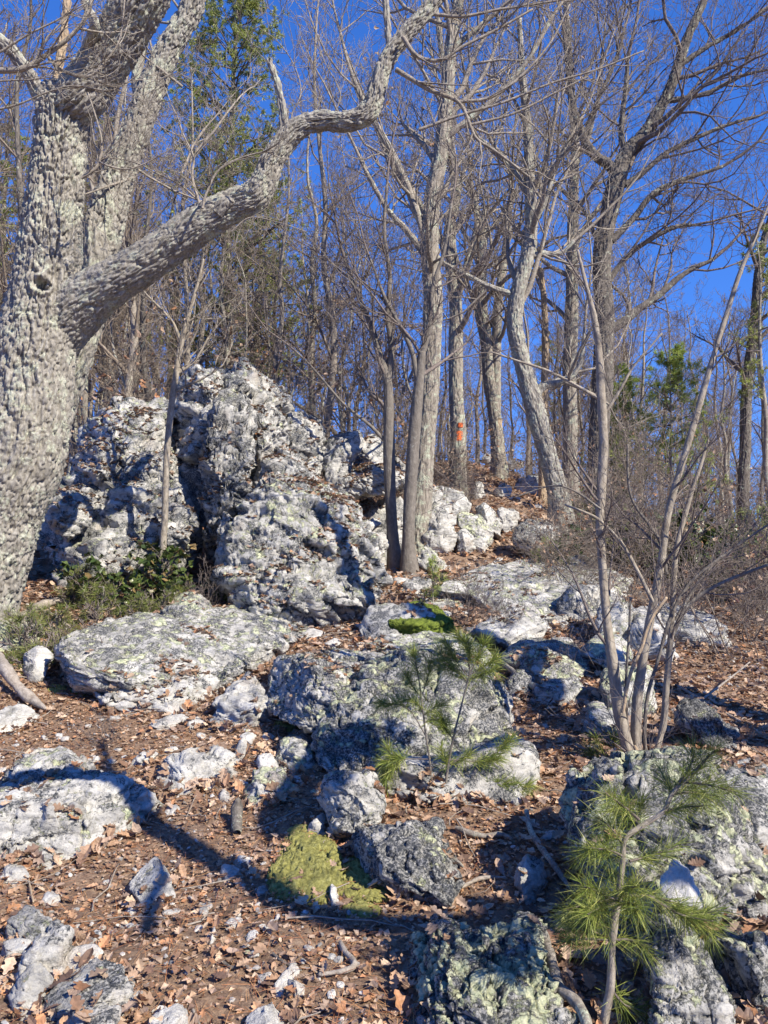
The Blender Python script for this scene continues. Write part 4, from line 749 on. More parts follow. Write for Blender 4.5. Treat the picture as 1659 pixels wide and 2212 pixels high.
def tw(pts, r, dy=-.1):
    global oo
    P = spline(px_path([(a, b, 4) for a, b in pts], OY+dy), len(pts)*5)[:, :3]; rr = np.linspace(r, r*.45, len(P)); oo.append(([tuple(q) for q in P], list(rr), 1))
    for k in range(int(len(pts)*1.6)):
        i = g.randrange(2, len(P)-1); d = Vector(P[i]-P[i-1]).normalized(); pr = rnd3(g); d = (d*.7+pr.normalized()*.6).normalized(); grow(oo, Vector(P[i]), d, g.uniform(.25, .7), r*.4, 2, g, 4, .05, .25, .0018, 6, (6, 4, 3, 3, 2))
for pts, r, dy in (([(435, 455), (425, 420), (415, 380), (418, 340), (400, 300), (385, 265)], .014, -.3), ([(437, 450), (445, 420), (470, 370), (510, 345), (560, 330), (590, 328)], .012, -.5), ([(425, 430), (390, 400), (340, 375), (290, 350), (230, 340)], .008, -.2),
                   ([(175, 385), (205, 365), (215, 345), (220, 320), (215, 280), (190, 200)], .014, -.6), ([(215, 350), (240, 360), (280, 365), (330, 345), (370, 320)], .008, -.6), ([(-20, 152), (40, 150), (70, 138), (100, 118), (150, 80), (190, 30), (200, -20)], .022, -1.6),
                   ([(100, 118), (130, 150), (190, 165), (230, 130), (260, 80), (270, -10)], .012, -1.6), ([(-20, 125), (60, 75), (120, 45), (180, 10)], .008, -1.9), ([(-20, 240), (40, 225), (100, 200), (160, 185), (240, 195), (300, 160)], .007, -1.8), ([(-10, 175), (60, 172), (120, 165)], .006, -2.),
                   ([(855, 150), (880, 165), (930, 195), (990, 220), (1015, 270), (1030, 300), (1075, 330), (1140, 380)], .022, -.3), ([(870, 80), (900, 120), (950, 130), (1000, 100), (1080, 60), (1150, 20)], .02, -.3), ([(930, 30), (1000, 35), (1080, 20), (1180, 5), (1260, -10)], .016, -.2),
                   ([(990, 220), (1060, 210), (1130, 160), (1190, 90), (1230, 10)], .016, -.3), ([(905, 280), (990, 250), (1090, 220), (1190, 180), (1290, 150), (1390, 110)], .014, -.3), ([(1015, 270), (1110, 245), (1200, 200), (1270, 165)], .012, -.3),
                   ([(812, 235), (830, 290), (850, 330), (850, 380)], .007, -.2), ([(640, 275), (630, 250), (650, 200), (635, 140), (600, 90), (560, 60)], .007, -.2), ([(720, 252), (735, 200), (700, 130), (680, 60)], .006, -.2), ([(500, 500), (540, 470), (600, 480), (660, 500)], .006, -.5)):
    tw(pts, r, dy)
T = Tubes(); add_branches(T, oo); T.build('branches', M['twig'], oak)
# collar of the dry knot on the trunk
# -- the second trunk behind the oak
sec = empty('oak_tree', (*U(150, 1100, 7.6)[:2], g1(U(150, 0, 7.6)[0], 7.6)), 'slimmer lichened oak trunk close behind the massive one, slanting right', 'tree')
bark_tube('trunk', px_path([(-60, 1400, 70), (-20, 1260, 66), (50, 1100, 66), (104, 950, 66), (148, 820, 68), (178, 700, 78), (196, 620, 88), (212, 540, 80), (230, 470, 78), (248, 400, 66), (268, 345, 62), (296, 278, 58), (322, 205, 54), (352, 130, 50), (382, 75, 46), (410, 25, 44), (428, -30, 42), (450, -120, 38)], 7.6), M['oak'], sec, ds=.012, na=150, depth=.024, cell=(.036, .09), seed=41, knob=.06)
bark_tube('broken_stub', px_path([(205, 600, 46), (208, 540, 46), (206, 490, 40), (196, 455, 18)], 7.45), M['oak'], sec, ds=.015, na=60, depth=.02, cell=(.036, .09), seed=42)
bark_tube('limb', px_path([(270, 350, 30), (300, 240, 26), (296, 160, 22), (310, 90, 20), (330, 0, 18), (340, -60, 16)], 7.7), M['oak'], sec, ds=.02, na=50, depth=.012, cell=(.036, .09), seed=43)
out = []
for k in range(9):
    q = U(g.uniform(230, 430), g.uniform(0, 420), 7.6); grow(out, Vector(q), (rnd3(g)+Vector((0, 0, .4))).normalized(), g.uniform(.7, 1.6), .014, 0, g, 3, .1, .25, .0022, 6, (5, 5, 4))
T = Tubes(); add_branches(T, out); T.build('branches', M['twig'], sec)
# -- traced middle trees
tree('young_tree', 'slim smooth dark sapling, left one of the twin stems beside the outcrop cave', 10.3, [(854, 1218, 38), (849, 1170, 27), (845, 1100, 24), (841, 1000, 25), (840, 900, 23), (838, 830, 19), (831, 795, 14), (820, 765, 9)], 'smooth',
     limbs=[[(838, 835, 17), (822, 770, 14), (800, 700, 12), (770, 630, 10), (745, 560, 8)], [(838, 835, 16), (845, 760, 13), (838, 680, 12), (842, 600, 10), (830, 500, 8), (836, 400, 6)], [(838, 960, 8), (800, 920, 7), (740, 870, 6), (680, 800, 5), (640, 760, 4)]], auto=3, v0=950, L0=1.8, seed=3, twig='dtwig', bark=(.05, .1, .003), flare=.1, limb_auto=6, rmin=.0022)
tree('young_tree', 'slim smooth dark sapling, right one of the twin stems touching the thicker trunk', 10.1, [(884, 1226, 40), (882, 1180, 29), (884, 1100, 26), (890, 1000, 27), (898, 900, 25), (906, 820, 20), (912, 760, 15)], 'smooth',
     limbs=[[(904, 830, 14), (890, 760, 11), (862, 700, 9), (830, 640, 7), (800, 560, 5)], [(912, 765, 13), (930, 700, 11), (935, 620, 9), (960, 540, 7), (975, 440, 5)]], auto=2, v0=900, L0=1.5, seed=4, twig='dtwig', bark=(.05, .1, .003), flare=.1, limb_auto=5, rmin=.0022)
tree('bare_tree', 'tall straight grey trunk directly behind the twin dark saplings', 11.6, [(903, 1180, 60), (905, 1130, 52), (912, 1040, 46), (918, 950, 44), (926, 850, 43), (932, 740, 40), (935, 640, 39), (928, 530, 38), (935, 430, 34), (950, 340, 31), (960, 260, 30), (966, 200, 28), (974, 100, 24), (985, 30, 22), (1000, -60, 20), (1005, -200, 14)], 'grey',
     limbs=[[(930, 540, 18), (905, 470, 16), (870, 380, 15), (830, 300, 14), (790, 230, 11), (760, 160, 8)], [(958, 300, 16), (1010, 260, 12), (1070, 210, 10), (1140, 130, 9), (1190, 40, 8)], [(972, 110, 12), (1020, 70, 10), (1080, 20, 8)], [(925, 560, 16), (880, 500, 13), (835, 450, 10), (790, 370, 8)]], auto=11, v0=700, L0=2.6, seed=5, bark=(.03, .25, .016), na=96, rmin=.0025)
tree('blazed_tree', 'grey trunk bearing two orange paint blazes, left of the trail crest', 16.5, [(985, 1075, 48), (988, 1020, 38), (990, 940, 34), (986, 860, 30), (985, 760, 30), (984, 660, 27), (976, 580, 26), (972, 490, 24), (985, 420, 20), (975, 330, 18), (968, 240, 16), (955, 120, 12), (940, 0, 9)], 'grey',
     limbs=[[(985, 640, 14), (1010, 560, 12), (1030, 480, 10), (1020, 400, 8)], [(975, 560, 16), (940, 500, 13), (900, 430, 11), (860, 380, 9), (820, 300, 7)]], auto=12, v0=800, L0=3.6, seed=6, leaves=160, rmin=.0035)
bt = [o for o in bpy.data.objects if o.name.startswith('blazed_tree')][0]
def patch(u0, v0, u1, v1, y, rad, cx, parent, name, mat):
    """paint or bare wood lying on the round trunk"""
    c = U(cx, (v0+v1)/2, y); nu, nv = 14, 22; g_ = random.Random(9); V = []
    a0, a1 = [math.asin(max(-.98, min(.98, (u-cx)/F*y/rad))) for u in (u0, u1)]
    for j in range(nv+1):
        v = v0+(v1-v0)*j/nv; z = (CV-v)/F*y; e0 = .07*math.sin(j*2.3)+.05*g_.random(); e1 = .07*math.sin(j*1.7+2)+.05*g_.random()
        for i in range(nu+1):
            a = (a0+e0)+(a1-e1-a0-e0)*i/nu; rr = rad*1.0+.012*g_.random()
            V.append((c[0]+math.sin(a)*rr, y-math.cos(a)*rr, z))
    Fq = [(j*(nu+1)+i, j*(nu+1)+i+1, (j+1)*(nu+1)+i+1, (j+1)*(nu+1)+i) for j in range(nv) for i in range(nu)]
    V = np.array(V); V2 = V.copy(); V2[:, 1] += .02; n = len(V)
    rim = list(range(nu+1))+[(j+1)*(nu+1)+nu for j in range(nv)]+list(range(nv*(nu+1)+nu-1, nv*(nu+1)-1, -1))+[j*(nu+1) for j in range(nv-1, 0, -1)]
    side = [(rim[i], rim[(i+1) % len(rim)], rim[(i+1) % len(rim)]+n, rim[i]+n) for i in range(len(rim))]
    return mk(name, np.vstack([V, V2]), [np.array(Fq), np.array(Fq)[:, ::-1]+n, np.array(side)], M[mat], parent, smooth=True)
patch(985, 932, 998, 953, 16.5, .168, 990, bt, 'paint_blaze', 'blaze'); patch(988, 915, 998, 925, 16.5, .168, 990, bt, 'paint_blaze', 'blaze')
tree('double_trunk_tree', 'grey double trunk with broken pale top and bare wood at its foot', 22, [(1078, 1005, 34), (1074, 950, 28), (1066, 880, 27), (1056, 810, 27), (1050, 730, 25), (1040, 660, 24), (1040, 560, 22), (1042, 500, 20), (1048, 452, 9)], 'grey',
     limbs=[[(1072, 900, 20), (1072, 800, 20), (1074, 700, 20), (1080, 620, 18), (1092, 540, 16), (1100, 470, 13), (1102, 420, 8)], [(1050, 760, 12), (1035, 700, 11), (1020, 640, 9), (1000, 590, 7)]], auto=6, v0=800, L0=4, seed=7, rmin=.0045, leaves=60)
dt = [o for o in bpy.data.objects if o.name.startswith('double_trunk')][0]
patch(1074, 905, 1084, 1000, 22, .17, 1072, dt, 'bare_wood', 'bare')
tree('leaning_tree', 'rough barked trunk leaning left over the trail, right of the upper path', 13.2, [(1214, 1140, 60), (1208, 1090, 48), (1198, 1040, 42), (1182, 980, 40), (1166, 920, 40), (1150, 865, 40), (1132, 800, 36), (1118, 740, 36), (1112, 690, 33), (1122, 620, 32), (1138, 560, 30), (1148, 500, 27), (1146, 420, 24), (1142, 340, 20), (1138, 260, 17), (1128, 160, 13), (1122, 40, 10)], 'oak',
     limbs=[[(1152, 862, 20), (1172, 836, 18), (1202, 826, 17), (1235, 812, 14), (1255, 780, 10), (1262, 720, 7)], [(1140, 555, 15), (1170, 548, 14), (1210, 548, 10), (1240, 520, 8)], [(1150, 480, 15), (1180, 430, 12), (1200, 360, 9), (1230, 300, 7)], [(1120, 640, 14), (1060, 620, 12), (1000, 590, 10), (950, 560, 8), (920, 500, 6)], [(1146, 430, 14), (1110, 370, 12), (1060, 320, 10), (1020, 280, 8), (1010, 200, 6)]], auto=10, v0=700, L0=3, seed=8, bark=(.05, .1, .016), na=90, rmin=.003, knob=.09)
tree('bare_tree', 'straight grey green trunk with rotten bark low down, right of the leaning tree', 19, [(1232, 1055, 40), (1232, 1000, 31), (1232, 900, 29), (1230, 800, 28), (1234, 700, 28), (1236, 600, 26), (1237, 500, 24), (1240, 400, 19), (1242, 300, 17), (1234, 200, 15), (1228, 100, 13), (1222, 0, 11), (1218, -80, 9)], 'grey',
     limbs=[[(1236, 560, 12), (1252, 510, 11), (1270, 480, 9), (1290, 450, 7)], [(1240, 350, 10), (1270, 300, 8), (1290, 220, 7)]], auto=12, v0=750, L0=3.4, seed=9, rmin=.0038)
tree('forked_oak', 'large dark forked trunk with wide spreading limbs, right of centre', 16, [(1288, 1090, 60), (1292, 1020, 46), (1294, 940, 42), (1300, 860, 42), (1304, 770, 42), (1306, 680, 40), (1300, 600, 38), (1304, 520, 37), (1318, 450, 38), (1332, 395, 38), (1346, 345, 32), (1362, 318, 27), (1392, 288, 25), (1420, 245, 24), (1444, 200, 22), (1462, 150, 20), (1482, 90, 18), (1508, 30, 16), (1540, -40, 13)], 'dark',
     limbs=[[(1334, 385, 24), (1318, 358, 22), (1290, 340, 20), (1268, 312, 19), (1252, 276, 17), (1240, 240, 14), (1228, 180, 10), (1222, 100, 8)], [(1348, 330, 13), (1342, 285, 12), (1346, 240, 11), (1352, 190, 10), (1356, 130, 8)], [(1306, 720, 24), (1340, 700, 20), (1380, 668, 17), (1420, 640, 14), (1480, 590, 11), (1540, 560, 8)], [(1350, 400, 14), (1390, 372, 12), (1440, 330, 10), (1500, 300, 9), (1570, 270, 7), (1640, 250, 5)],
            [(1320, 520, 16), (1370, 470, 14), (1410, 420, 12), (1470, 390, 10), (1560, 360, 7)], [(1425, 220, 12), (1480, 212, 10), (1530, 200, 9), (1600, 165, 7), (1660, 150, 5)], [(1468, 140, 12), (1530, 100, 10), (1600, 60, 8), (1650, 20, 6)], [(1306, 620, 14), (1350, 560, 12), (1400, 520, 10), (1460, 490, 9), (1500, 486, 6)], [(1262, 290, 11), (1290, 220, 9), (1330, 130, 8), (1350, 60, 6)]],
     auto=8, v0=640, L0=3.0, seed=10, twig='dtwig', bark=(.05, .12, .018), na=90, rmin=.0032, knob=.07, limb_auto=6)
tree('bare_tree', 'thin dark trunk at the far right edge with a patch of pine needles behind it', 20, [(1606, 1060, 24), (1610, 960, 22), (1612, 860, 22), (1622, 760, 21), (1632, 680, 20), (1638, 600, 18), (1650, 520, 14), (1680, 430, 12)], 'dark', auto=10, v0=900, L0=3, seed=12, twig='dtwig', rmin=.004)
tree('bare_tree', 'reddish dead trunk stripped of bark between the leaning tree and the straight one', 18, [(1172, 1040, 16), (1172, 960, 15), (1175, 860, 14), (1178, 760, 14), (1176, 660, 12), (1168, 580, 10)], 'bare', auto=3, v0=800, L0=1.5, seed=14, rmin=.003)
tree('young_tree', 'thin pale brown sapling standing in front of the outcrop left part', 8.3, [(352, 1190, 15), (356, 1120, 14), (358, 1040, 14), (362, 960, 14), (370, 880, 14), (382, 800, 13), (392, 740, 11), (408, 680, 9), (425, 620, 7), (440, 560, 5)], 'pale',
     limbs=[[(392, 745, 7), (375, 700, 6), (350, 670, 5), (320, 640, 4)], [(380, 810, 6), (420, 780, 5), (450, 730, 4)]], auto=9, v0=900, L0=.9, seed=15, bark=(.04, .1, .002), na=24, flare=.05, rmin=.0018, nch=(5, 4, 3), mx=2)
# -- the multi stemmed sapling at right
cl = empty('sapling_clump', (*U(1375, 0, 4.35)[:2], g1(U(1375, 0, 4.35)[0], 4.35)), 'clump of smooth pale and brown sapling stems rising from one foot at right', 'tree')
cs = [([(1372, 1672, 22), (1352, 1600, 22), (1336, 1530, 22), (1326, 1450, 22), (1314, 1370, 20), (1306, 1290, 19), (1300, 1200, 19), (1296, 1120, 18), (1300, 1040, 18), (1304, 950, 17), (1298, 850, 17), (1294, 760, 14), (1282, 680, 12), (1262, 600, 9), (1248, 540, 6)], 'pale', 0),
      ([(1382, 1672, 20), (1374, 1600, 19), (1376, 1520, 19), (1386, 1440, 18), (1400, 1360, 17), (1415, 1280, 16), (1428, 1215, 16), (1438, 1140, 15), (1450, 1080, 15), (1468, 1020, 14), (1492, 940, 13), (1515, 860, 12), (1532, 800, 11), (1550, 740, 10), (1572, 670, 9), (1598, 590, 8), (1632, 510, 7), (1670, 420, 5)], 'pale', .05),
      ([(1420, 1620, 10), (1434, 1560, 12), (1440, 1480, 12), (1447, 1400, 12), (1452, 1320, 11), (1456, 1250, 11), (1462, 1180, 10), (1478, 1120, 9), (1495, 1060, 8), (1515, 1000, 7), (1530, 950, 5)], 'pale', .15),
      ([(1400, 1660, 8), (1392, 1590, 8), (1400, 1500, 8), (1420, 1430, 7), (1450, 1330, 7), (1490, 1260, 6), (1560, 1200, 5)], 'smooth', .1),
      ([(1452, 1370, 9), (1485, 1310, 9), (1530, 1275, 8), (1580, 1250, 7), (1660, 1220, 6)], 'smooth', .15), ([(1458, 1340, 7), (1500, 1270, 7), (1545, 1215, 6), (1620, 1160, 5), (1680, 1120, 4)], 'smooth', .15),
      ([(1368, 1660, 7), (1355, 1560, 6), (1352, 1480, 6), (1358, 1380, 5), (1362, 1290, 4)], 'smooth', .0), ([(1395, 1665, 10), (1385, 1640, 10), (1370, 1612, 7)], 'bare', -.08),
      ([(1345, 1540, 8), (1360, 1460, 8), (1385, 1400, 8), (1405, 1340, 8), (1440, 1290, 6)], 'bare', -.1), ([(1300, 865, 8), (1240, 830, 7), (1180, 800, 6), (1120, 780, 4), (1060, 760, 3)], 'pale', 0), ([(1302, 900, 6), (1335, 850, 6), (1370, 790, 5), (1430, 720, 4)], 'pale', 0),
      ([(1298, 1100, 5), (1240, 1060, 4), (1190, 1050, 3), (1110, 1075, 3)], 'smooth', -.1), ([(1410, 1300, 8), (1370, 1220, 7), (1340, 1170, 6), (1290, 1120, 5), (1220, 1090, 4)], 'pale', -.05), ([(1440, 1240, 9), (1430, 1180, 8), (1400, 1130, 7), (1370, 1090, 6), (1357, 1040, 5), (1356, 960, 4)], 'smooth', .05)]
out = []; g = random.Random(31)
for k, (pts, mt, dy) in enumerate(cs):
    PP = px_path(pts, 4.35+dy); 
    if PP[0][2] < g1(PP[0][0], PP[0][1])+.1 or pts[0][1] > 1600: q = PP[0].copy(); q[2] -= .15; PP = np.vstack([q, PP])
    bark_tube('stem', PP, M[mt], cl, ds=.012, na=28, depth=.0016, cell=(.03, .05), seed=k+70, knob=.12, flare=.35 if pts[0][1] > 1600 else 0)
    S = spline(PP, 60)
    for j in range(7 if k < 3 else 4):
        i = g.randrange(18 if k < 3 else 10, 58); d = Vector(S[i+1, :3]-S[i, :3]).normalized(); d = (d+rnd3(g).normalized()*.8).normalized()
        grow(out, Vector(S[i, :3]), d, g.uniform(.25, .75), max(.0025, S[i, 3]*.42), 0, g, 2, .08, .22, .0011, 6, (5, 4, 3))
T = Tubes(); add_branches(T, out); T.build('twigs', M['dtwig'], cl)
# ------------------------------------------------------------------ trees out of the frame whose shadows fall into it
def shade_tree(name, label, spans, tdist, r_trunk, seed, foot=None, mats='oak'):
    """spans: shadow centre lines on the ground in photo pixels with a width; lifted along the sun's direction"""
    E = None; parts = []
    for sp in spans:
        P = []
        for (u, v, wd, *hh) in sp:
            q = hit(u, v, hh[0] if hh else .03); P.append([*(q+SV*tdist), max(.012, wd/2/F*q[1])])
        parts.append(np.array(P))
    f = parts[0][0] if foot is None else np.array(foot); E = empty(name, (f[0], f[1], g1(f[0], f[1])), label, 'tree')
    if foot is not None:
        bark_tube('trunk', np.array([[f[0], f[1], g1(f[0], f[1])-.3, r_trunk*1.2], [f[0], f[1], (g1(f[0], f[1])+parts[0][0][2])*.5, r_trunk], [*parts[0][0][:3], parts[0][0][3]*1.1], [*parts[0][1][:3], parts[0][1][3]]]), M[mats], E, ds=.04, na=40, depth=.012, cell=(.06, .15), seed=seed)
    for k, P in enumerate(parts): bark_tube('limb', P, M[mats], E, ds=.03, na=30, depth=.01, cell=(.06, .15), seed=seed+k)
    return E
shade_tree('bare_tree', 'limb spreading tree out of frame whose shadow curves across the near trail', [[(1330, 1982, 60), (1200, 1984, 66), (1050, 1990, 75), (900, 1990, 75), (780, 1980, 81), (680, 1960, 81), (590, 1915, 70), (500, 1865, 61), (420, 1825, 60), (340, 1780, 63), (280, 1735, 72), (250, 1715, 68), (180, 1712, 61), (90, 1712, 61), (0, 1722, 67), (-90, 1730, 68)],
   [(262, 1730, 60), (250, 1690, 50), (235, 1640, 22), (225, 1600, 12)], [(336, 1850, 20), (332, 1900, 24), (328, 1960, 28), (325, 2005, 30)]], 7.2, .16, 5, foot=(7.4, -1.6))
shade_tree('bare_tree', 'tree out of frame at right whose shadow bars the centre boulder', [[(1800, 1600, 50), (1659, 1598, 46), (1500, 1595, 40), (1350, 1590, 44), (1240, 1570, 60), (1180, 1520, 60), (1130, 1470, 50), (1090, 1420, 26)], [(1250, 1590, 40), (1100, 1612, 34, .1), (950, 1625, 34, .2), (800, 1625, 38, .15), (700, 1640, 60, .05), (655, 1690, 70), (620, 1750, 80), (600, 1800, 40)]], 7.5, .13, 6, foot=(9.5, -.6))
E = empty('bare_tree', (4.9, 3.7, g1(4.9, 3.7)), 'upright tree out of frame at right whose shadow climbs the front outcrop boulder', 'tree'); gz = g1(4.9, 3.7)
bark_tube('trunk', np.array([[4.9, 3.7, gz-.3, .19], [4.88, 3.7, gz+1.5, .17], [4.95, 3.7, gz+3.5, .16], [4.85, 3.7, gz+5.5, .14], [4.95, 3.7, gz+8, .08]]), M['grey'], E, ds=.05, na=40, depth=.01, cell=(.06, .15), seed=9)
out = []; g = random.Random(77)
for k in range(9): grow(out, Vector((4.9, 3.7, gz+g.uniform(4, 8))), (rnd3(g)+Vector((.9, -.5, .6))).normalized(), 1.8, .03, 0, g, 2, .1, .2, .004, 6, (5, 4, 3))
T = Tubes(); add_branches(T, out); T.build('branches', M['twig'], E)
# ------------------------------------------------------------------ pines
PC = np.array([(.26, .31, .07), (.34, .38, .10), (.17, .22, .06), (.42, .44, .14)])
def needle_tufts(centers, axes, nper, ln, wd, spread=1., cols=PC, curve=.25, lenj=.25):
    n = len(centers)*nper; c = np.repeat(centers, nper, 0); a = np.repeat(axes, nper, 0)
    r = rg.normal(0, 1, (n, 3)); r /= np.linalg.norm(r, axis=1)[:, None]; d = a*rg.uniform(.1, 1., (n, 1))+r*spread; d /= np.linalg.norm(d, axis=1)[:, None]
    L = ln*rg.uniform(1-lenj, 1+lenj, (n, 1)); s = np.cross(d, rg.normal(0, 1, (n, 3))); s /= np.linalg.norm(s, axis=1)[:, None]; s = s*wd/2
    bend = np.cross(d, s)/wd*2*L*curve*rg.uniform(-.5, .5, (n, 1)); bend[:, 2] -= L[:, 0]*curve*.35
    m = c+d*L*.5+bend*.3; e = c+d*L+bend
    V = np.stack([c-s*.6, c+s*.6, m+s, m-s, e], 1).reshape(-1, 3); b0 = np.arange(n)[:, None]*5
    col = np.repeat(cols[rg.integers(0, len(cols), n)]*rg.uniform(.75, 1.25, (n, 1)), 5, 0)
    return V, [b0+np.array([[0, 1, 2, 3]]), b0+np.array([[3, 2, 4]])], col
def pine(label, base, H, r0, lean=(0, 0), seed=1, crown0=.25, Lb=2.6, nb=46, tper=26, nper=20, ln=.11, wd=.011, cols=PC, group=None, name='pine_tree', bark='grey'):
    g = random.Random(seed); E = empty(name, base, label, 'pine tree' if H > 3 else 'young pine', group); b = np.array(base, float)
    tr = []
    for i in range(8): f = i/7; tr.append([b[0]+lean[0]*f+g.uniform(-.1, .1)*H*.06, b[1]+lean[1]*f, b[2]-.2+H*f, max(.008, r0*(1-.9*f))])
    S = spline(np.array(tr), 50); T = Tubes(); T.add(S[:, :3], S[:, 3], 9); T.build('trunk', M[bark], E)
    T = Tubes(); cen, axs = [], []
    for k in range(nb):
        f = crown0+(1-crown0)*((k+g.random())/nb)**.9; i = min(48, int(f*49)); az = g.uniform(0, 6.28); L = Lb*(1-((f-crown0)/(1-crown0))**1.6*.85)*g.uniform(.45, 1.1)*(.55+.45*min(1, (f-crown0)*6))
        d = Vector((math.cos(az), math.sin(az), g.uniform(-.05, .5))).normalized(); out = []
        grow(out, Vector(S[i, :3]), d, L, .03*L/2+.006, 0, g, 2, .09, .3, .004, 5, (5, 4, 3), (30, 60))
        add_branches(T, out); tips = [o for o in out if o[2] >= 1] or out
        for j in range(tper):
            o = tips[g.randrange(len(tips))]; q = g.randrange(2, len(o[0])); cen.append(o[0][q]); v = np.array(o[0][q])-np.array(o[0][q-1]); axs.append(v/np.linalg.norm(v))
    T.build('branches', M['dtwig'], E); V, Fs, Cc = needle_tufts(np.array(cen), np.array(axs), nper, ln, wd, .75, cols)
    mk('needles', V, Fs, M['needle'], E, col=Cc); return E
def gp(u, y, dz=0): x = (u-CU)/F*y; return (x, y, g1(x, y)+dz)
pine('tall yellow green pine standing behind the oak limb', gp(480, 24), 16.5, .2, (.5, 0), 1, .12, 3.5, 120, 40, 18, .13, .016, cols=PC*.95)
pine('darker pine with sparse lower boughs right of the tall pine', gp(560, 29), 11.5, .18, (0, 0), 2, .1, 2.7, 80, 26, 16, .13, .02, cols=PC)
pine('pine partly hidden behind the two oak trunks', gp(230, 25), 12.5, .2, (-.5, 0), 3, .15, 2.6, 60, 24, 16, .13, .02, cols=PC)
pine('pine at the left edge beyond the massive oak', gp(10, 24), 10, .18, (0, 0), 4, .2, 2.4, 50, 24, 16, .13, .018)
pine('small pine behind the leaning tree', gp(1180, 36), 8, .12, (0, 0), 5, .2, 1.8, 28, 20, 18, wd=.016)
YC = np.array([(.32, .40, .08), (.40, .47, .12), (.25, .33, .07)])
pine('light green young pine right of the forked oak', gp(1345, 22), 4.4, .06, (0, 0), 6, .05, 1.3, 40, 24, 22, .12, .009, cols=YC*1.05)
pine('broad light green young pine between the sapling stems at right', gp(1450, 21), 5.0, .06, (0, 0), 7, .05, 1.8, 50, 24, 22, .12, .009, cols=YC*1.05)
pine('sparse pine crown showing at the far right edge', gp(1668, 19), 8.5, .1, (-.4, 0), 8, .45, 1.3, 22, 18, 18, cols=PC*1.1)
pine('low bushy pine at the right edge behind the brush', gp(1655, 9.5), 1.5, .03, (0, 0), 9, .05, .9, 30, 14, 14, .09, .005, cols=PC)
pine('small green pine right of the trail under the leaning tree', gp(1180, 10.6), .65, .01, (0, 0), 10, .1, .3, 14, 8, 14, .07, .004, cols=PC*1.1)
pine('tiny yellow green pine on the trail edge before the twin trees', gp(935, 8.6), .75, .01, (0, 0), 11, .15, .2, 12, 8, 14, .07, .003, cols=YC)
for k, (u, y, H, l) in enumerate(((70, 6.3, .55, 'bushy pine seedling touching the foot of the massive oak'), (130, 6.7, .5, 'green pine seedling by the upper end of the curved fallen branch'), (215, 7.3, .6, 'pine seedling under the laurel leaves below the outcrop'), (300, 7.4, .45, 'pine seedling in the middle of the leafy bank below the outcrop'),
                               (385, 7.6, .5, 'pine seedling right of the thin brown sapling below the outcrop'), (262, 6.35, .28, 'low pine seedling in front of the curved fallen branch'), (55, 6.0, .3, 'lowest pine seedling at the left edge'), (165, 8.0, .6, 'dark pine seedling against the lower left outcrop block'))):
    pine(l, gp(u, y), H, .008, (g.uniform(-.1, .1), 0), 20+k, .1, .42, 15, 8, 15, .075, .003, cols=PC*.62, name='pine_seedling')
def seedling(label, y, stems, boughs, ln, wd, npt, cols, rs=.006):
    b = px_path([stems[0][0]], y)[0]; E = empty('pine_seedling', (b[0], b[1], g1(b[0], b[1])), label, 'young pine')
    for s in stems:
        P = px_path(s, y); q = P[0].copy(); q[2] = min(q[2], g1(q[0], q[1]))-.05; P = np.vstack([q, P]); T = Tubes(); S = spline(P, 50); T.add(S[:, :3], S[:, 3]*(1 if rs > .004 else .62)*(1+.12*vnoise(S[:, :3]*60, 2)), 10); T.build('stem', M['pale' if rs > .004 else 'smooth'], E)
    cen, axs = [], []; g = random.Random(3)
    for bo in boughs:
        P = px_path([(a, b_, 3, d[0] if d else 0) for a, b_, *d in bo], y); S = spline(P, 30); L = np.linalg.norm(np.diff(S[:, :3], axis=0), axis=1).sum(); T = Tubes(); T.add(S[:, :3], np.linspace(rs, rs*.45, 30), 6); T.build('bough', M['dtwig'], E)
        k = int(npt*(.5+L*3)); 
        for j in range(k):
            f = 1-.14/max(.14, L)*g.random() if L > .14 else g.random(); i = min(28, max(0, int(f*29))); cen.append(S[i, :3]+np.array([g.gauss(0, .004) for _ in range(3)])); a = S[i+1, :3]-S[i, :3]; axs.append(a/np.linalg.norm(a))
    V, Fs, Cc = needle_tufts(np.array(cen), np.array(axs), 3, ln, wd, .62, cols, .3)
    mk('needles', V, Fs, M['needle'], E, col=Cc)
SC = np.array([(.21, .26, .045), (.30, .34, .07), (.12, .17, .03), (.40, .41, .11), (.17, .23, .04)])
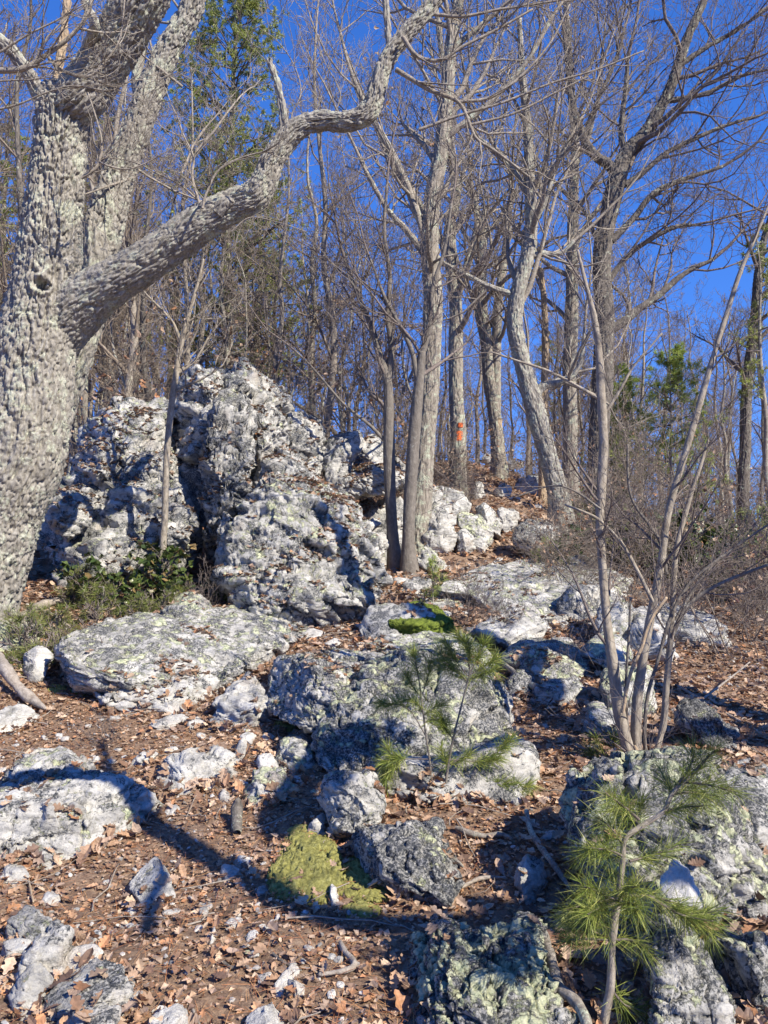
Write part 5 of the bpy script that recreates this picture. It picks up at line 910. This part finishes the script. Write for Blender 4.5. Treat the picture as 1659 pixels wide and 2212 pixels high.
seedling('nearest pine seedling with long bright needles, right foreground, stem reaching the bottom edge', 2.15, [[(1300, 2240, 21), (1308, 2190, 20), (1319, 2130, 18), (1321, 2060, 16), (1325, 2000, 18), (1334, 1950, 16), (1344, 1870, 13), (1350, 1813, 12), (1385, 1785, 11), (1432, 1754, 10), (1452, 1715, 9), (1490, 1678, 8), (1524, 1641, 6)]],
 [[(1490, 1678), (1524, 1641, -.02), (1545, 1620, -.04)], [(1452, 1715), (1500, 1712, .05), (1555, 1722, .1)], [(1480, 1690), (1530, 1695, -.05), (1590, 1712, -.1)], [(1452, 1715), (1440, 1690, .05), (1425, 1660, .1)], [(1432, 1754), (1470, 1745), (1520, 1740, -.05)], [(1452, 1715), (1490, 1655), (1500, 1625)],
  [(1350, 1813), (1380, 1760, .04), (1387, 1730, .06)], [(1380, 1770), (1345, 1740, -.05), (1310, 1715, -.1)], [(1385, 1785), (1350, 1760, .06), (1300, 1745, .12)], [(1346, 1850), (1310, 1835, -.05), (1262, 1832, -.12)], [(1346, 1850), (1300, 1850, .05), (1250, 1845, .08)], [(1350, 1830), (1320, 1790), (1290, 1765)],
  [(1360, 1860), (1400, 1850, .02), (1463, 1828, .05)], [(1334, 1950), (1290, 1925, -.06), (1262, 1915, -.1)], [(1334, 1950), (1300, 1960, -.08), (1270, 1975, -.16)], [(1334, 1950), (1350, 1920, -.08), (1375, 1915, -.14)], [(1334, 1950), (1330, 1915, .06), (1325, 1890, .1)], [(1334, 1955), (1360, 1950, -.1), (1380, 1965, -.16)],
  [(1336, 1940), (1280, 1950), (1225, 1965, -.05)], [(1336, 1940), (1260, 1965, .06), (1215, 1990, .1)], [(1336, 1935), (1400, 1935), (1455, 1950), (1470, 1962)], [(1400, 1935), (1470, 1975, -.05), (1540, 1990, -.08)], [(1470, 1962), (1500, 1975), (1555, 1965)], [(1470, 1965), (1520, 2000), (1530, 2020, -.05)],
  [(1322, 2030), (1360, 2030), (1385, 2040), (1405, 2065)], [(1322, 2030), (1270, 2028), (1230, 2030)], [(1325, 2010), (1280, 1995), (1240, 2005, -.05)], [(1322, 2140), (1350, 2170), (1395, 2185)]], .075, .0014, 78, SC*.9, .0042)
seedling('two stemmed pine seedling in front of the largest centre boulder', 3.95, [[(932, 1720, 9), (929, 1650, 8), (920, 1590, 7), (913, 1530, 6), (905, 1470, 5), (897, 1430, 4)], [(960, 1720, 11), (967, 1660, 10), (978, 1600, 8), (990, 1550, 7), (1003, 1500, 6), (1014, 1455, 6), (1012, 1410, 5)]],
 [[(905, 1470), (897, 1430), (893, 1405)], [(913, 1510), (890, 1480), (875, 1450)], [(913, 1500), (925, 1460), (930, 1430)], [(920, 1590), (880, 1530), (820, 1518)], [(915, 1540), (900, 1520), (870, 1505, .05)], [(915, 1545), (935, 1530), (955, 1520)], [(918, 1560), (940, 1555), (960, 1565)],
  [(1014, 1455), (1010, 1400), (990, 1370)], [(1014, 1455), (1035, 1415), (1050, 1380)], [(1010, 1460), (980, 1420), (960, 1385)], [(1010, 1460), (1045, 1440), (1075, 1420)], [(1008, 1470), (1035, 1460), (1065, 1450, -.05)], [(1008, 1470), (985, 1450), (955, 1440)], [(1012, 1440), (1015, 1410, -.05), (1010, 1385, -.08)], [(1010, 1450), (975, 1440), (945, 1400, .06)],
  [(980, 1600), (960, 1570), (950, 1545)], [(927, 1640), (870, 1640), (825, 1648)], [(870, 1640), (840, 1670), (830, 1695)], [(870, 1640), (845, 1630), (835, 1615)], [(970, 1640), (1030, 1645), (1080, 1635)], [(1040, 1645), (1080, 1620), (1105, 1595)], [(970, 1650), (1000, 1640), (1015, 1625)],
  [(967, 1660), (960, 1640), (950, 1615)], [(962, 1700), (940, 1730), (925, 1755, -.06)], [(962, 1700), (925, 1735), (905, 1760, -.1)], [(962, 1705), (1010, 1695), (1060, 1690), (1120, 1700)], [(1060, 1690), (1100, 1700), (1150, 1695)], [(932, 1700), (900, 1725), (880, 1740)], [(962, 1710), (950, 1745), (960, 1765, -.1)]], .08, .0021, 80, SC, .003)
seedling('pine seedling half in shade left of the sapling clump foot', 4.5, [[(1345, 1690, 8), (1325, 1660, 7), (1310, 1630, 6)]], [[(1325, 1660), (1300, 1620), (1285, 1590)], [(1325, 1660), (1325, 1610), (1330, 1580)], [(1325, 1660), (1290, 1640), (1265, 1610)], [(1325, 1670), (1300, 1670), (1270, 1680)], [(1330, 1670), (1350, 1640), (1360, 1620)]], .085, .0026, 40, SC*.8, .0035)
def spot(u):
    for lim, t_ in ((330, 'near the slanting second oak'), (500, 'above the summit block'), (640, 'by the layered block'), (790, 'above the cave'), (910, 'behind the twin saplings'), (1010, 'by the blazed trunk'), (1120, 'by the double trunk'), (1230, 'by the leaning trunk'), (1330, 'by the dark forked trunk'), (1420, 'left of the leaning pale stem'), (1520, 'around the leaning pale stem'), (9999, 'toward the right edge')):
        if u < lim: return t_
# ------------------------------------------------------------------ laurel shrubs with glossy leaves
def laurel(label, base, H, seed, n=10, group=None, lw=.085):
    g = random.Random(seed); E = empty('laurel_shrub', base, label, 'shrub', group); T = Tubes(); out = []; b = Vector(base)
    for k in range(n): grow(out, b+Vector((g.uniform(-.15, .15), g.uniform(-.1, .1), -.05)), (Vector((g.gauss(0, .7), g.gauss(0, .5), 1))).normalized(), H*g.uniform(.5, 1), .008, 0, g, 2, .05, .35, .002, 6, (4, 3))
    add_branches(T, out); T.build('stems', M['dtwig'], E); tips = [o[0][-1] for o in out if o[2] >= 1]; c = np.array([t for t in tips for _ in range(3)]); n = len(c)
    V, Fs, Cc = scatter(sml, c+rg.normal(0, .02, (n, 3)), lw*rg.uniform(.7, 1.2, n), rg.uniform(0, 6.28, n), rg.normal(0, .6, n), rg.normal(0, .6, n), np.array([(.05, .08, .02), (.08, .11, .03), (.12, .14, .04), (.20, .14, .06)])[rg.choice(4, n, p=[.4, .3, .2, .1])]*rg.uniform(.7, 1.3, (n, 1)))
    mk('leaves', V, Fs, M['evergreen'], E, col=Cc); return E
for k, (u, y, H, l) in enumerate(((235, 8.1, .8, 'leftmost'), (285, 8.0, 1.0, 'tallest'), (330, 7.9, .85, 'third'), (395, 8.1, .9, 'last'), (455, 8.0, .7, 'lone'))):
    laurel({'leftmost': 'glossy leaved laurel closest to the oak before the outcrop', 'tallest': 'tall glossy leaved laurel in front of the lower left outcrop block', 'third': 'laurel just left of the thin brown sapling', 'last': 'laurel just right of the thin brown sapling', 'lone': 'small laurel in the dark gap left of the front outcrop boulder'}[l], gp(u, y), H*.75, 50+k, 4)
for k in range(20):
    y = 9.8+g.random()*6; u = g.uniform(1280, 1620); laurel(('near ' if y < 12 else 'far ')+'olive green laurel in the right brush, '+spot(u), gp(u, y), g.uniform(.6, 1.1), 70+k, 10, 'laurels in the brush on the right slope', .12)
# ------------------------------------------------------------------ brush and woodland: a few builds, copied
def copy_thing(o, loc, rz, sc, label=None, group=None):
    c = o.copy(); C.collection.objects.link(c); c.location = loc; c.rotation_euler = (0, 0, rz); c.scale = (sc[0], sc[0], sc[1])
    if label: c['label'] = label
    if group: c['group'] = group
    for ch in o.children:
        d = ch.copy(); C.collection.objects.link(d); d.parent = c
    return c
def shrub_proto(seed, H, ns, leafy=0):
    g = random.Random(seed); E = empty('bare_shrub', (0, 0, 0), 'x', 'shrub'); out = []
    for k in range(ns): grow(out, Vector((g.uniform(-.12, .12), g.uniform(-.12, .12), -.1)), Vector((g.gauss(0, .45), g.gauss(0, .45), 1)).normalized(), H*g.uniform(.55, 1), .009, 0, g, 3, .04, .34, .0026, 7, (5, 4, 3))
    T = Tubes(); add_branches(T, out); T.build('stems', M['dtwig' if seed % 2 else 'btwig'], E)
    if leafy:
        tips = [o[0][-1] for o in out if o[2] >= 2]; c = np.array([tips[g.randrange(len(tips))] for _ in range(leafy)]); n = leafy
        V, Fs, Cc = scatter(mid, c, rg.uniform(.06, .11, n), rg.uniform(0, 6.28, n), rg.normal(1.2, .5, n), rg.normal(0, .6, n), leafcols(n)*.85); mk('dead_leaves', V, Fs, M['litter'], E, col=Cc)
    return E
sp = [shrub_proto(1, 1.5, 7), shrub_proto(2, 2.0, 5), shrub_proto(3, 1.1, 8), shrub_proto(4, 2.6, 4), shrub_proto(5, 1.6, 6, 90), shrub_proto(6, 2.4, 5, 140)]
used = set(); g = random.Random(12)
def put(protos, x, y, sc, label, group, wts=None):
    k = g.choices(range(len(protos)), wts)[0]; p = protos[k]; loc = (x, y, g1(x, y)); rz = g.uniform(0, 6.28)
    if id(p) not in used:
        used.add(id(p)); p.location = loc; p.rotation_euler = (0, 0, rz); p.scale = (sc[0], sc[0], sc[1]); p['label'] = label; p['group'] = group
    else: copy_thing(p, loc, rz, sc, label, group)
for (n, u0, u1, y0, y1, s0, s1, lab, grp) in ((20, 1290, 1760, 8.5, 16, .6, 1.1, 'tangled bare shrub on the right slope,', 'bare shrubs on the right slope'), (8, 1450, 1760, 6.3, 8.5, .5, .9, 'twiggy shrub above the right leaf slope,', 'bare shrubs at the right edge'),
        (44, 180, 900, 13, 19, .8, 1.5, 'bare shrub crowding behind the rocks,', 'brush behind the outcrop'), (14, 850, 1100, 13.5, 19, .5, 1., 'shrub left of the upper trail,', 'brush left of the upper trail'), (26, 1080, 1700, 18, 27, .6, 1.2, 'bare shrub along the crest,', 'brush on the crest'), (10, 1180, 1330, 9, 12.5, .4, .7, 'twiggy shrub right of the trail,', 'low shrubs by the leaning tree')):
    for k in range(n):
        u = g.uniform(u0, u1); y = g.uniform(y0, y1)
        if 1000 < u < 1090 and y > 16: continue
        s = g.uniform(s0, s1); put(sp, (u-CU)/F*y, y, (s, g.uniform(s0, s1)), ('taller ' if s > (s0+s1)/2 else 'lower ')+lab+' '+spot(u), grp)
for q, l in (((1000, 7.6, .45), 'delicate wiry bush rising from the edge of the widest bedrock slab'), ((1090, 7.2, .4), 'low wiry bush in front of the widest bedrock slab'), ((835, 7.6, .3), 'wiry twigs by the mossy rock'), ((440, 7.8, .45), 'bare twigs at the left foot of the front outcrop boulder'), ((1225, 6.4, .3), 'little bare bush behind the flat topped boulder'), ((215, 4.7, .18), 'single reddish twig plant on the white worn shelf')):
    x = (q[0]-CU)/F*q[1]; copy_thing(sp[2], (x, q[1], g1(x, q[1])), q[0], (q[2], q[2]*1.2), l)
def where(u, y, y0, y1):
    d = 'nearer' if y < y0+(y1-y0)*.35 else ('farther' if y > y0+(y1-y0)*.7 else 'mid distance')
    for lim, t_ in ((150, 'seen left of the oak trunk,'), (330, 'seen past the slanting second oak,'), (470, 'above the summit block,'), (620, 'above the layered block,'), (760, 'left of the twin saplings,'), (900, 'just behind the twin saplings,'), (1010, 'beside the blazed trunk,'), (1120, 'by the double trunk,'), (1220, 'by the leaning trunk,'), (1330, 'by the dark forked trunk,'), (1450, 'over the light green pines,'), (1580, 'behind the leaning pale stem,'), (9999, 'near the right edge,')):
        if u < lim: return d+' '+t_
def wood_proto(seed, H, r, leafy=0):
    g = random.Random(seed); E = empty('woodland_tree', (0, 0, 0), 'x', 'tree'); pts = []; x = y = 0.
    for i in range(10): pts.append((x, y, -.4+H*i/9, max(.012, r*(1-.85*i/9)))); x += g.gauss(0, .16); y += g.gauss(0, .16)
    S = spline(np.array(pts), 36); T = Tubes(); T.add(S[:, :3], S[:, 3], 7); T.build('trunk', M[('grey', 'dark', 'oak', 'twig')[seed % 4]], E); out = []
    for k in range(13):
        f = .22+.78*((k+g.random())/13); i = min(34, int(f*35)); az = g.uniform(0, 6.28); a = g.uniform(.5, 1.1)
        grow(out, Vector(S[i, :3]), Vector((math.cos(az)*a, math.sin(az)*a, 1)).normalized(), H*.26*g.uniform(.5, 1.1)*(1.25-.7*f), max(.012, S[i, 3]*.5), 0, g, 3, .08, .36, .0045, 5, (5, 4, 4))
    T = Tubes()
    for p_, r_, l_ in out: T.add(p_, r_, 4 if l_ < 2 else 3, cap=False)
    T.build('branches', M['btwig'], E)
    if leafy:
        tips = [o[0][-1] for o in out if o[2] >= 2 and o[0][-1][2] < H*.6]; c = np.array([tips[g.randrange(len(tips))] for _ in range(leafy)]); n = leafy
        V, Fs, Cc = scatter(sml, c, rg.uniform(.08, .14, n), rg.uniform(0, 6.28, n), rg.normal(1.2, .5, n), rg.normal(0, .6, n), leafcols(n)*.8); mk('dead_leaves', V, Fs, M['litter'], E, col=Cc)
    return E
wp = [wood_proto(i, H, r, lf) for i, (H, r, lf) in enumerate(((12, .12, 0), (11, .10, 0), (9, .07, 0), (13, .14, 0), (8, .06, 120), (10, .09, 0), (7, .05, 0), (11.5, .12, 0)))]
for (n, u0, u1, y0, y1, s0, s1, lab, grp) in ((70, 40, 900, 19, 42, .7, 1.0, 'slender woodland tree', 'woods behind the outcrop'), (34, -80, 330, 13, 24, .7, .95, 'bare tree behind the oaks', 'woods behind the oak'),
        (44, 880, 1280, 28, 55, .55, .85, 'bare tree beyond the crest', 'woods beyond the trail crest'), (62, 1230, 1720, 24, 50, .6, .98, 'bare tree beyond the brush on the right', 'woods beyond the right slope')):
    for k in range(n):
        u = g.uniform(u0, u1); y = g.uniform(y0, y1); s = g.uniform(s0, s1); put(wp, (u-CU)/F*y, y, (s*g.uniform(.85, 1.2), s), where(u, y, y0, y1)+' '+lab, grp)
